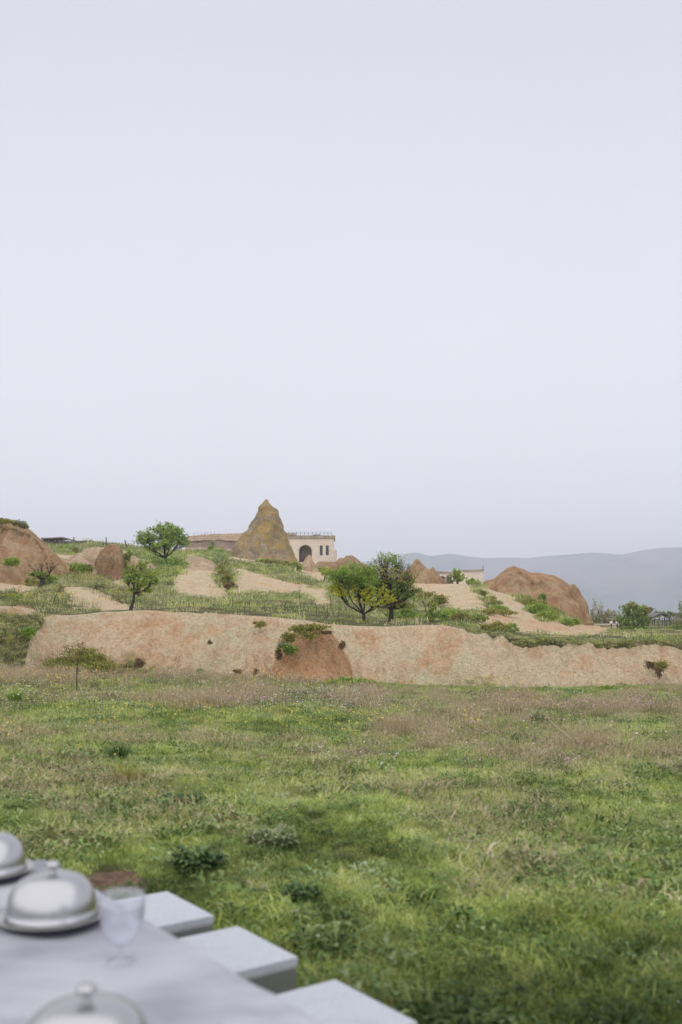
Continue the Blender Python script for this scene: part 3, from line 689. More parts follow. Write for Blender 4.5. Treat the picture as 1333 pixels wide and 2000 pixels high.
L_YELLOW = leaf_mat('leaf_yellow_green', [(0, (0.282, 0.317, 0.032)), (.5, (0.544, 0.560, 0.049)), (1, (0.847, 0.784, 0.098))])
L_DARK = leaf_mat('leaf_dark', [(0, (0.112, 0.152, 0.039)), (.5, (0.218, 0.320, 0.069)), (1, (0.480, 0.567, 0.120))])
L_OLIVE = leaf_mat('leaf_olive_scrub', [(0, (0.156, 0.151, 0.053)), (.5, (0.314, 0.318, 0.083)), (1, (0.564, 0.514, 0.144))])
L_SAGE = leaf_mat('leaf_sage', [(0, (0.161, 0.187, 0.098)), (.5, (0.282, 0.317, 0.163)), (1, (0.484, 0.505, 0.294))])
L_RED = leaf_mat('leaf_reddish', [(0, (0.375, 0.265, 0.095)), (.5, (0.579, 0.453, 0.134)), (1, (0.646, 0.717, 0.187))])
L_BROWN = leaf_mat('leaf_brown_dry', [(0, (0.121, 0.078, 0.042)), (.5, (0.242, 0.158, 0.082)), (1, (0.383, 0.280, 0.147))])
L_DEEP = leaf_mat('leaf_deep_green', [(0, (0.034, 0.068, 0.021)), (.5, (0.076, 0.143, 0.042)), (1, (0.204, 0.285, 0.098))], .4, .2)
L_PALE = leaf_mat('leaf_pale_grey', [(0, (0.242, 0.243, 0.147)), (.5, (0.383, 0.373, 0.229)), (1, (0.605, 0.579, 0.393))])
M_BARK = plain('bark', (.045, .035, .03), .95, var=.35, sc=9)
M_BARKG = plain('grey_bark', (.11, .095, .08), .95, var=.3, sc=9)

def leaves_mesh(pts, size, elong=1.7, up=.2, r=rng):
    n = len(pts); a = r.normal(size=(n, 3)); a[:, 2] += up; a /= np.linalg.norm(a, axis=1, keepdims=True)
    b = np.cross(a, r.normal(size=(n, 3))); b /= np.linalg.norm(b, axis=1, keepdims=True)
    s = (size * r.uniform(.6, 1.4, n))[:, None]; c = np.cross(a, b)
    p0 = pts - a * s * elong * .5; p2 = pts + a * s * elong * .5
    p1 = pts + b * s * .5 + c * s * .12; p3 = pts - b * s * .5 + c * s * .12
    V = np.stack([p0, p1, p2, p3], 1).reshape(-1, 3)
    Fq = np.arange(4 * n).reshape(n, 4)
    return V, Fq
DENS = 1.0
from mathutils.bvhtree import BVHTree
_vs, _fs, _o = [], [], 0
for o_ in COL.objects:
    if o_.type == 'MESH' and o_.name.split('.')[0] in ('hillside_terrain', 'earth_mound', 'red_boulder', 'red_outcrop', 'rock_pinnacle', 'red_rock', 'rock_crag', 'clay_bulge', 'fairy_chimney', 'rock_cone'):
        me_ = o_.data; c_ = np.empty(len(me_.vertices) * 3, np.float32); me_.vertices.foreach_get('co', c_)
        l_ = np.empty(len(me_.loops), np.int32); me_.loops.foreach_get('vertex_index', l_)
        _vs += c_.reshape(-1, 3).tolist(); _fs += (l_.reshape(-1, 4) + _o).tolist(); _o += len(me_.vertices)
BVH = BVHTree.FromPolygons(_vs, _fs); del _vs, _fs
def hitY(px, py, Y):
    d = P(px, py, 10.0) - Vector((0, 0, CAMZ))
    h = BVH.ray_cast(Vector((0, 0, CAMZ)), d.normalized(), 300)[0]
    return h.y if h is not None and .72 * Y < h.y < 1.4 * Y else Y
def plant(name, label, cat, base, blobs, Y, trunk=.1, stems=1, bark=None, leaf=.06, twigs=14, fork=.3, group=None, depth=.9, upleaf=.2, lean=(0, 0), spread=.13, limb_r=.34, seed=None, nofoliage=False, low=False):
    """base (px, py); blobs (px, py, rx, ry, leaves, material); everything in photo pixels at distance Y, turned into metres"""
    r = np.random.default_rng(seed if seed is not None else int(base[0] * 7 + base[1]))
    if name == 'thin_sapling': Y = hitY(base[0], base[1], Y)
    k = Y / F; B = P(base[0], base[1], Y)
    if not low and Y < 62: B.z = float(H(B.x, B.y))
    hz_ = H(B.x, B.y)
    root = empty(name, B, label, cat, group)
    mb = MB(); fol = {}
    mid = Vector((np.mean([b[0] for b in blobs]), np.mean([b[1] for b in blobs])))
    tops = []
    for bi, (px, py, rx, ry, nl, mat) in enumerate(blobs):
        nl = int(nl * (1.5 if low else 1.0)); Yb = hitY(px, py + ry * .75, Y) - .02 * Y * low if (low and Y < 86) else Y
        if low: k = Yb / F
        else:
            rx *= 1.08 * r.uniform(.85, 1.25); ry *= 1.05 * r.uniform(.85, 1.25)
            if len(blobs) > 3: px += r.normal() * .16 * rx; py += r.normal() * .16 * ry; nl = int(nl * r.uniform(.6, 1.25))
        C = P(px, py, Yb); C.y += r.uniform(-.6, .6) * depth * rx * k * (0 if low else 1 if len(blobs) > 1 else .1)
        R = np.array([rx * k, rx * k * depth, ry * k])
        st = B + Vector((r.normal() * .25 * trunk * stems, r.normal() * .25 * trunk * stems, -.15))
        if low: st = P(px, py + ry * 1.0, Yb + .015 * Y); mb = MB()
        if stems == 1:
            fk = B + Vector((lean[0], lean[1], 0)) + (C - B) * 0; fk.z = B.z + fork * (max(b_ for b_ in [P(q[0], q[1], Y).z for q in blobs]) - B.z)
        else:
            fk = st.lerp(C, .35) + Vector((r.normal(), r.normal(), 0)) * .05 * (C - st).length
        d = C - fk; perp = Vector((r.normal(), r.normal(), abs(r.normal()) * .3)) * d.length * .10
        m1 = fk + d * .35 + perp + Vector((d.x * .15, d.y * .15, -.05 * d.length)); m2 = fk + d * .7 + perp * .6
        r0 = trunk * limb_r if stems == 1 else trunk * (.16 if low else .4)
        path = [st if stems > 1 else fk, fk if stems > 1 else fk.lerp(m1, .4), m1, m2, C + Vector((0, 0, R[2] * .3))]
        mb.tube(path, [r0 * 1.1, r0, r0 * .75, r0 * .5, r0 * .18], 5)
        pts = []
        tw = max(4, int(twigs * (.6 + .4 * min(3, nl / 500))))
        for j in range(tw):
            v = r.normal(size=3); v /= np.linalg.norm(v); q_ = r.uniform(.25, 1.25) ** .5
            E = Vector(np.array(C) + v * R * q_); s0 = path[2].lerp(path[4], r.uniform(0, .9))
            mdl = s0.lerp(E, .5) + Vector(r.normal(size=3)) * (E - s0).length * .1
            mb.tube([s0, mdl, E], [r0 * .28, r0 * .18, r0 * .07], 3)
            # side twiglets
            w_ = r.uniform(.3, 1.0, max(1, int(nl / tw))) 
            P0 = np.array(mdl)[None] * (1 - w_[:, None]) + np.array(E)[None] * w_[:, None]
            pts.append(P0 + r.normal(size=P0.shape) * R * spread)
        pts = np.concatenate(pts)
        if nl > 0: fol.setdefault(mat.name, [mat, []])[1].append(pts)
        if low: mb.build('stem', bark or M_BARK, root, True)
    if stems == 1:
        base_pts = [B + Vector((0, 0, -.3)), B + Vector((0, 0, .05)), B.lerp(fk, .5) + Vector((lean[0] * .2, 0, 0)), fk]
        mb.tube(base_pts, [trunk * 1.5, trunk * 1.15, trunk * .9, trunk * .8], 7)
    if not low: mb.build('trunk', bark or M_BARK, root, True)
    if not nofoliage:
        for nm, (mat, pl) in fol.items():
            pts = np.concatenate(pl); V, Fq = leaves_mesh(pts, leaf, up=upleaf, r=r)
            zc = r.uniform(0, 1, len(pts))
            make_mesh('foliage', V, Fq, mat, root, False, {'rnd': ('FACE', zc)})
    return root
# 1 bushy tree on the skyline
plant('bushy_tree', 'round crowned green tree on the skyline left of the long wall', 'tree', (323, 1112),
  [(317, 1030, 26, 12, 1500, L_GREEN), (285, 1052, 20, 13, 1300, L_GREEN), (345, 1040, 22, 13, 1300, L_GREEN), (318, 1050, 28, 13, 1200, L_GREEN), (305, 1066, 20, 9, 650, L_GREEN), (358, 1056, 12, 12, 700, L_GREEN), (332, 1062, 20, 11, 700, L_GREEN)],
  78, trunk=.19, leaf=.085, twigs=40, fork=.28, spread=.10)
plant('bush', 'dark green bush round the trunk of the skyline tree', 'bush', (328, 1112), [(328, 1100, 26, 13, 1800, L_DARK), (345, 1110, 22, 12, 900, L_GREEN), (315, 1118, 24, 10, 900, L_GREEN)], 76, trunk=.1, stems=5, leaf=.11)
# 2 small tree above the bank crest
plant('small_tree', 'small green tree standing at the crest of the bank, below the skyline tree', 'tree', (256, 1198),
  [(258, 1105, 11, 8, 320, L_BRIGHT), (279, 1101, 12, 7, 330, L_BRIGHT), (291, 1117, 16, 9, 520, L_BRIGHT), (264, 1121, 16, 8, 520, L_GREEN), (247, 1131, 9, 7, 220, L_GREEN), (278, 1137, 19, 9, 620, L_BRIGHT), (304, 1131, 8, 7, 200, L_GREEN), (266, 1151, 13, 6, 260, L_GREEN), (291, 1151, 10, 6, 170, L_BRIGHT), (248, 1116, 7, 5, 90, L_BRIGHT), (276, 1163, 8, 4, 70, L_GREEN)],
  38.6, trunk=.065, leaf=.045, twigs=34, fork=.36, spread=.12, lean=(.12, 0))
plant('bare_shrub', 'tangled bare twiggy shrub beside the small crest tree trunk', 'shrub', (250, 1200), [(236, 1175, 14, 10, 60, L_BROWN), (244, 1165, 10, 12, 50, L_BROWN), (228, 1168, 10, 8, 40, L_BROWN)], 45, trunk=.05, stems=3, leaf=.04, twigs=16, bark=M_BARKG)
# 3 the pair in the middle
plant('almond_tree', 'front tree of the central pair, green crown with yellow green lower branches', 'tree', (711, 1224),
  [(690, 1112, 32, 17, 2400, L_GREEN), (665, 1122, 24, 15, 1600, L_GREEN), (716, 1124, 25, 17, 1700, L_GREEN), (695, 1135, 36, 13, 1500, L_GREEN),
   (656, 1146, 14, 10, 650, L_YELLOW), (668, 1155, 16, 8, 320, L_YELLOW), (694, 1142, 8, 14, 420, L_YELLOW), (722, 1160, 16, 11, 800, L_YELLOW), (748, 1158, 11, 17, 520, L_YELLOW), (758, 1172, 12, 8, 360, L_YELLOW), (698, 1165, 14, 12, 160, L_YELLOW), (735, 1175, 22, 8, 260, L_YELLOW)],
  39.6, trunk=.085, leaf=.042, twigs=36, fork=.16, spread=.10)
plant('sparse_tree', 'rear tree of the central pair, taller with a sparse reddish and green crown', 'tree', (764, 1226),
  [(752, 1088, 24, 10, 420, L_GREEN), (736, 1098, 18, 12, 300, L_SAGE), (775, 1093, 18, 12, 340, L_GREEN), (787, 1108, 18, 12, 240, L_SAGE), (745, 1112, 24, 12, 340, L_RED), (770, 1118, 24, 12, 500, L_RED), (806, 1120, 18, 10, 520, L_DARK), (800, 1130, 18, 10, 350, L_RED), (762, 1130, 24, 12, 600, L_GREEN),
   (785, 1142, 26, 10, 450, L_DARK), (733, 1134, 15, 12, 350, L_DARK), (727, 1116, 12, 9, 260, L_GREEN), (814, 1150, 14, 8, 240, L_DARK), (752, 1182, 20, 9, 220, L_OLIVE), (788, 1180, 20, 9, 240, L_OLIVE), (770, 1158, 26, 12, 420, L_DARK), (800, 1160, 14, 9, 220, L_GREEN), (745, 1150, 24, 20, 500, L_DARK)],
  41.5, trunk=.11, leaf=.042, twigs=38, fork=.2, spread=.11, lean=(.02, 0))
plant('bush', 'dark undergrowth at the foot of the central tree pair', 'bush', (775, 1226), [(735, 1212, 24, 12, 500, L_DARK), (770, 1208, 30, 14, 1400, L_DARK), (800, 1200, 22, 14, 900, L_GREEN), (793, 1188, 22, 10, 700, L_BRIGHT), (820, 1212, 26, 12, 900, L_GREEN)], 45, trunk=.08, stems=6, leaf=.055, twigs=14)
plant('weed', 'yellow green weed at the foot of the front central tree', 'plant', (706, 1226), [(704, 1216, 8, 8, 130, L_YELLOW), (716, 1221, 8, 4, 60, L_YELLOW)], 39.6, trunk=.02, stems=3, leaf=.045)
plant('green_shrub', 'upright shrub with bare stems right of the central tree pair', 'shrub', (842, 1220), [(846, 1180, 10, 13, 260, L_BRIGHT), (835, 1185, 10, 18, 60, L_OLIVE), (856, 1200, 14, 12, 300, L_GREEN), (825, 1175, 10, 16, 20, L_BROWN), (868, 1178, 7, 16, 20, L_BROWN), (842, 1205, 12, 14, 260, L_DARK), (870, 1205, 12, 12, 260, L_GREEN)], 42, trunk=.05, stems=5, leaf=.05, twigs=9)
# far right trees
plant('dark_round_tree', 'dark round bushy tree left of the arched shelter', 'tree', (1243, 1234), [(1240, 1195, 20, 13, 1500, L_DARK), (1228, 1205, 16, 13, 1000, L_DARK), (1255, 1208, 18, 13, 1300, L_DARK), (1240, 1220, 24, 10, 1200, L_DARK), (1236, 1184, 10, 6, 350, L_OLIVE), (1262, 1190, 10, 8, 300, L_OLIVE), (1240, 1205, 14, 10, 600, L_GREEN)], 104, trunk=.2, stems=5, leaf=.15, twigs=18, spread=.18)
plant('willow', 'thin pale willow tree with bare upright twigs next to the sheer red rock', 'tree', (1170, 1222), [(1165, 1190, 10, 22, 260, L_PALE), (1178, 1198, 14, 18, 420, L_PALE), (1160, 1205, 9, 14, 300, L_SAGE), (1190, 1200, 10, 15, 260, L_PALE)], 128, trunk=.16, stems=4, leaf=.14, twigs=22, bark=M_BARKG, spread=.15)
plant('willow', 'pale leafy willow tree left of the two garden lamps', 'tree', (1186, 1222), [(1182, 1210, 12, 10, 500, L_SAGE), (1198, 1205, 12, 12, 360, L_PALE), (1172, 1212, 12, 9, 500, L_SAGE), (1208, 1210, 10, 9, 220, L_PALE)], 134, trunk=.16, stems=4, leaf=.15, twigs=18, bark=M_BARKG)
plant('cypress', 'narrow dark evergreen between the pale willows', 'tree', (1189, 1222), [(1189, 1205, 3.2, 14, 420, L_DARK)], 130, trunk=.08, leaf=.13, twigs=14, fork=.2)
plant('blossom_shrub', 'pale whitish shrub behind the lamps left of the dark round tree', 'shrub', (1216, 1224), [(1216, 1212, 12, 8, 420, L_PALE), (1208, 1216, 9, 6, 200, L_PALE)], 138, trunk=.08, stems=4, leaf=.16)
plant('pale_shrub', 'pale leafy shrub at the right edge beside the shelter', 'shrub', (1330, 1232), [(1326, 1212, 12, 12, 600, L_PALE), (1338, 1196, 12, 18, 500, L_SAGE), (1322, 1224, 12, 7, 400, L_BRIGHT)], 118, trunk=.1, stems=4, leaf=.14)
for i, x0 in enumerate(range(1262, 1332, 9)):
    plant('hedge_tree', 'small dark round treetop in the row behind the arched shelter', 'tree', (x0, 1212), [(x0, 1199 + (i % 3), 5.5, 5.5, 260, L_DARK if i % 2 else L_OLIVE)], 160, trunk=.1, leaf=.2, twigs=10, fork=.4, group='treetops behind the shelter')
plant('spiky_tree', 'spiky young green tree in front of the low stone wall', 'tree', (894, 1145), [(893, 1118, 8, 9, 300, L_BRIGHT), (887, 1124, 7, 8, 220, L_BRIGHT), (900, 1126, 8, 8, 260, L_BRIGHT), (893, 1128, 10, 6, 240, L_GREEN)], 92, trunk=.14, leaf=.12, twigs=14, fork=.3, upleaf=1.6)
plant('bush', 'dull green bush left of the spiky young tree', 'bush', (881, 1144), [(881, 1135, 8, 7, 420, L_SAGE), (877, 1130, 5, 6, 160, L_SAGE)], 91, trunk=.06, stems=4, leaf=.11)
plant('bush', 'bright green bush right of the spiky young tree', 'bush', (926, 1146), [(922, 1137, 11, 6.5, 700, L_BRIGHT), (932, 1138, 8, 5.5, 400, L_BRIGHT), (915, 1134, 4, 6, 120, L_GREEN)], 90, trunk=.06, stems=5, leaf=.10, upleaf=1.2)
plant('young_tree', 'young yellow green tree against the red outcrop below the building', 'tree', (633, 1135), [(635, 1114, 10, 8, 340, L_YELLOW), (642, 1120, 6, 6, 140, L_BRIGHT), (628, 1110, 6, 5, 100, L_BRIGHT)], 84, trunk=.06, leaf=.09, twigs=12, fork=.3, lean=(.1, 0))
# left shrubs
plant('bare_thorn', 'dark crooked thorn tree on the grassy slope at the left', 'tree', (83, 1150), [(66, 1112, 14, 8, 90, L_BROWN), (82, 1108, 8, 8, 60, L_BROWN), (102, 1103, 14, 7, 90, L_BROWN), (76, 1124, 16, 8, 260, L_DARK), (90, 1122, 8, 8, 120, L_DARK), (60, 1120, 12, 5, 100, L_GREEN)], 55, trunk=.17, leaf=.06, twigs=18, fork=.35)
plant('bush', 'bright green bush close round the dark thorn tree', 'bush', (84, 1154), [(90, 1140, 16, 14, 900, L_GREEN), (72, 1142, 18, 12, 700, L_OLIVE), (98, 1130, 8, 10, 300, L_BRIGHT), (60, 1140, 14, 10, 500, L_OLIVE)], 56.5, trunk=.08, stems=5, leaf=.07)
plant('dead_shrub', 'leafless brown shrub below the dark thorn tree', 'shrub', (118, 1164), [(120, 1148, 8, 10, 60, L_BROWN), (112, 1154, 7, 7, 60, L_BROWN)], 52, trunk=.07, stems=3, leaf=.05, twigs=14)
# sapling in the meadow
plant('thin_sapling', 'thin brown leafed sapling standing in the meadow before the bank', 'tree', (150, 1352), [(148, 1256, 11, 9, 80, L_BROWN), (134, 1266, 10, 9, 50, L_BROWN), (160, 1268, 10, 12, 60, L_BROWN), (149, 1283, 9, 14, 60, L_BROWN), (151, 1305, 8, 18, 30, L_BROWN)],
  27.5, trunk=.015, leaf=.024, twigs=22, fork=.55, bark=M_BARK, limb_r=.4)
# bushes ------------------------------------------------
BUSH = [  # label, base, Y, blobs, leaf, cat
 ('lush green bush in the gap between the shed and the saddle', (126, 1092), 92, [(117, 1076, 10, 7, 700, L_BRIGHT), (132, 1076, 11, 8, 900, L_BRIGHT), (124, 1084, 14, 6, 800, L_GREEN)], .11),
 ('dark brownish bush right of the lush one under the shed', (149, 1086), 90, [(149, 1075, 6, 7, 420, L_OLIVE)], .10),
 ('small bright bush on the flank of the rusty mound', (25, 1106), 57, [(24, 1097, 13, 8, 700, L_BRIGHT), (16, 1100, 8, 5, 200, L_GREEN)], .07),
 ('green bush on the pale saddle slope', (150, 1120), 63, [(145, 1108, 12, 7, 700, L_BRIGHT), (160, 1110, 12, 7, 500, L_GREEN), (176, 1112, 8, 8, 300, L_OLIVE)], .08),
 ('grassy scrub growing in the cleft right of the red boulder', (247, 1128), 68.5, [(248, 1090, 6, 9, 400, L_OLIVE), (245, 1108, 5, 12, 420, L_OLIVE), (254, 1082, 6, 5, 160, L_GREEN)], .08),
 ('blue green low bush on the lower slope at the left edge', (20, 1170), 50, [(18, 1160, 18, 7, 700, L_SAGE), (28, 1164, 12, 5, 300, L_GREEN)], .06),
 ('tuft of bluish plants on the slope under the red boulder', (193, 1150), 58, [(192, 1143, 12, 6, 420, L_SAGE)], .07),
 ('wide green bush before the foot of the long wall', (428, 1087), 118, [(420, 1077, 12, 6, 600, L_BRIGHT), (432, 1080, 12, 5, 500, L_GREEN), (412, 1074, 6, 6, 240, L_GREEN), (440, 1082, 7, 4, 200, L_PALE)], .14),
 ('grey twiggy bush against the block wall', (419, 1080), 126, [(417, 1065, 8, 8, 260, L_PALE)], .12),
 ('small dark green bush at the left foot of the rock cone', (455, 1106), 108, [(455, 1096, 6, 6, 380, L_GREEN), (452, 1103, 4, 3, 120, L_BRIGHT)], .12),
 ('yellowish scrub along the right foot of the rock cone', (545, 1112), 104, [(530, 1099, 14, 5, 500, L_OLIVE), (550, 1102, 14, 6, 600, L_OLIVE), (570, 1106, 14, 7, 600, L_OLIVE), (515, 1096, 10, 4, 300, L_BRIGHT)], .13),
 ('dark scrub between the rock cone and the small pale cone', (578, 1125), 103, [(578, 1106, 10, 8, 600, L_DARK), (572, 1118, 12, 7, 420, L_OLIVE), (590, 1124, 12, 6, 300, L_OLIVE)], .12),
 ('long dark scrub strip down the right side of the pale hump', (440, 1155), 74, [(432, 1108, 9, 7, 500, L_OLIVE), (436, 1120, 10, 8, 650, L_OLIVE), (442, 1132, 11, 8, 650, L_OLIVE), (449, 1144, 9, 6, 420, L_BROWN)], .08),
 ('round dark shrub on the shaded flank of the big red rock', (1060, 1172), 71, [(1059, 1167, 8, 6, 500, L_DARK)], .07),
 ('second round dark shrub lower on the flank of the big red rock', (1096, 1206), 70, [(1095, 1199, 6, 6, 400, L_DARK)], .07),
 ('green bush patch under the big red rock', (1045, 1200), 71, [(1022, 1168, 12, 6, 500, L_GREEN), (1035, 1178, 18, 8, 900, L_OLIVE), (1050, 1188, 20, 9, 1000, L_GREEN), (1070, 1203, 16, 8, 900, L_BRIGHT), (1060, 1180, 14, 8, 500, L_OLIVE), (1082, 1195, 12, 8, 400, L_OLIVE)], .08),
 ('fresh green bush at the foot of the sheer red rock end', (1122, 1222), 68, [(1125, 1214, 10, 7, 600, L_BRIGHT), (1108, 1216, 12, 6, 500, L_GREEN)], .07),
 ('scrub clump on the rust coloured earth tongue', (975, 1240), 44, [(955, 1228, 16, 7, 700, L_OLIVE), (975, 1226, 18, 9, 900, L_OLIVE), (1000, 1226, 12, 8, 500, L_GREEN)], .05),
 ('dark scrub at the upper end of the rust coloured earth tongue', (925, 1215), 48, [(905, 1205, 20, 9, 900, L_OLIVE), (935, 1206, 16, 6, 500, L_DARK), (880, 1200, 18, 9, 800, L_GREEN), (985, 1196, 20, 5, 400, L_OLIVE), (958, 1194, 14, 5, 300, L_OLIVE)], .06),
 ('dark heathery scrub draped over the clay bulge', (568, 1290), 32.7, [(588, 1228, 18, 6, 900, L_OLIVE), (615, 1226, 22, 6, 1000, L_OLIVE), (563, 1245, 12, 10, 900, L_OLIVE), (556, 1262, 11, 9, 700, L_SAGE), (566, 1268, 12, 9, 800, L_DARK), (545, 1278, 7, 10, 420, L_BROWN), (600, 1240, 20, 7, 800, L_OLIVE), (640, 1235, 10, 3, 250, L_BROWN)], .032),
 ('dark hanging tuft at the right shoulder of the clay bulge', (668, 1266), 32.9, [(668, 1260, 6, 7, 350, L_BROWN)], .03),
 ('small dark tuft high on the bank left of the clay bulge', (508, 1226), 35.2, [(508, 1220, 11, 5.5, 500, L_OLIVE), (499, 1217, 4, 2, 60, L_BROWN)], .03),
 ('little brown tuft on the bank above the clay bulge', (590, 1226), 34.6, [(590, 1223, 7, 3.5, 200, L_BROWN)], .03),
 ('tiny dark tuft in the middle of the bank face', (410, 1260), 35.2, [(410, 1255, 4, 4, 120, L_BROWN)], .03),
 ('brown round tuft low on the bank right of the sapling', (274, 1308), 34.3, [(273, 1295, 10, 8, 600, L_BROWN)], .032),
 ('little green tuft at the bank foot beside the brown round tuft', (293, 1314), 34, [(293, 1309, 4.5, 4, 150, L_GREEN)], .03),
 ('low dark green tuft at the bank foot below the bare middle', (392, 1314), 33.8, [(392, 1310, 7, 3.5, 220, L_DARK)], .03),
 ('brown tuft at the bank foot just left of the clay bulge', (468, 1316), 33.2, [(465, 1312, 8, 4.5, 300, L_BROWN), (500, 1312, 5, 6, 200, L_BROWN), (515, 1322, 9, 3, 160, L_BROWN)], .03),
 ('dark green shrub on the grassy spur at the left edge', (57, 1247), 32, [(56, 1234, 11, 8, 900, L_GREEN)], .035),
 ('wide scrub patch on the bank behind the sapling', (150, 1312), 33.2, [(120, 1296, 30, 10, 1000, L_OLIVE), (150, 1285, 30, 14, 1300, L_OLIVE), (180, 1288, 22, 10, 900, L_OLIVE), (205, 1302, 16, 9, 700, L_OLIVE), (90, 1304, 16, 6, 400, L_OLIVE), (172, 1272, 12, 6, 300, L_OLIVE), (198, 1285, 5, 5, 160, L_OLIVE), (165, 1302, 24, 8, 700, L_GREEN)], .034),
 ('lush green plant mass at the foot of the clay bulge', (690, 1350), 31.2, [(650, 1337, 16, 7, 900, L_BRIGHT), (672, 1333, 18, 9, 1300, L_BRIGHT), (700, 1336, 20, 9, 1400, L_GREEN), (728, 1338, 18, 7, 1000, L_BRIGHT), (745, 1342, 10, 5, 350, L_OLIVE)], .04),
 ('dark shrub clinging in the hollow at the right end of the bank', (1286, 1332), 33.0, [(1276, 1300, 12, 6, 420, L_BROWN), (1292, 1300, 12, 8, 600, L_OLIVE), (1287, 1312, 6, 8, 260, L_BROWN), (1268, 1296, 6, 5, 160, L_BROWN)], .032),
 ('grassy plant patch at the foot of the bank toward the right edge', (1215, 1350), 31.5, [(1190, 1344, 18, 4, 500, L_GREEN), (1230, 1343, 20, 4, 500, L_GREEN)], .035),
 ('low green clump at the bank foot in the middle right', (1010, 1366), 30.3, [(1018, 1358, 11, 6, 420, L_SAGE), (990, 1352, 10, 4, 200, L_OLIVE)], .035),
 ('small bright clump at the bank foot below the bare slope', (800, 1356), 30.8, [(801, 1351, 11, 5, 380, L_GREEN)], .035),
 ('bushy scrub on the slope behind the sparse tree', (830, 1190), 60, [(835, 1165, 22, 8, 500, L_OLIVE), (855, 1172, 18, 8, 500, L_OLIVE), (815, 1156, 14, 6, 300, L_OLIVE)], .07),
 ('scrub strip running down the right mound', (960, 1190), 62, [(945, 1158, 8, 4, 200, L_OLIVE), (958, 1168, 9, 5, 300, L_OLIVE), (968, 1178, 10, 6, 350, L_OLIVE), (980, 1188, 10, 5, 260, L_GREEN)], .07),
 ('grey green scrub on top of the mound at the left edge', (15, 1020), 64, [(-10, 1016, 20, 4, 500, L_OLIVE), (12, 1018, 14, 4, 400, L_OLIVE), (38, 1022, 12, 5, 500, L_SAGE), (48, 1028, 7, 4, 200, L_SAGE)], .08),
]
for lab, b, Y, bl, lf in BUSH:
    if 'behind the sapling' in lab: bl = [(a, c, d * 1.3, e * 1.15, int(f * 1.4), g) for a, c, d, e, f, g in bl]; lf = .036
    if 'clay bulge' in lab and 'heathery' in lab: lf = .034
    plant('bush', lab, 'bush', b, bl, Y, trunk=.03 * Y / 40, stems=5, leaf=lf, twigs=14, depth=.6, spread=.3, low=True)
# saplings standing in the grass behind the bank
for i, (x0, y0, y1, Y) in enumerate([(380, 1198, 1175, 41), (455, 1190, 1165, 44), (477, 1198, 1176, 41), (487, 1199, 1172, 41.5), (519, 1194, 1172, 43), (557, 1190, 1172, 44), (588, 1185, 1145, 46), (566, 1208, 1190, 39.5), (579, 1208, 1190, 39.5), (591, 1205, 1186, 40), (619, 1194, 1176, 42), (648, 1186, 1158, 45), (642, 1204, 1180, 41), (303, 1192, 1176, 43)]):
    B = P(x0, y0, Y); Tt = P(x0 + random.uniform(-4, 4), y1, Y)
    mb = MB(); mb.tube([B - Vector((0, 0, .2)), B.lerp(Tt, .5) + Vector((random.uniform(-.03, .03), 0, 0)), Tt], [.016, .012, .006], 4)
    for j in range(7):
        s = B.lerp(Tt, random.uniform(.3, .95)); mb.tube([s, s + Vector((random.uniform(-.16, .16), random.uniform(-.1, .1), random.uniform(.05, .2)))], [.007, .003], 3)
    tag(mb.build('bare_sapling', M_BARKG), 'thin bare sapling stick in the grass behind the bank crest', 'sapling', 'bare saplings behind the bank')
# curved stick and dry stalk
mb = MB(); mb.tube([P(505, 1194, 42), P(512, 1189, 42), P(520, 1193, 42), P(524, 1198, 42)], .02, 5); tag(mb.build('fallen_branch', M_BARK), 'small arched dead branch lying in the grass behind the bank', 'branch')
mb = MB(); a = Pz(1116, 1444, -.15); mb.tube([a, a + Vector((-.25, .05, .22)), a + Vector((-.33, .1, .33))], [.012, .010, .006], 5); tag(mb.build('dry_stalk', plain('straw', (.45, .36, .24), .8)), 'single pale dry stalk leaning in the meadow', 'stalk')

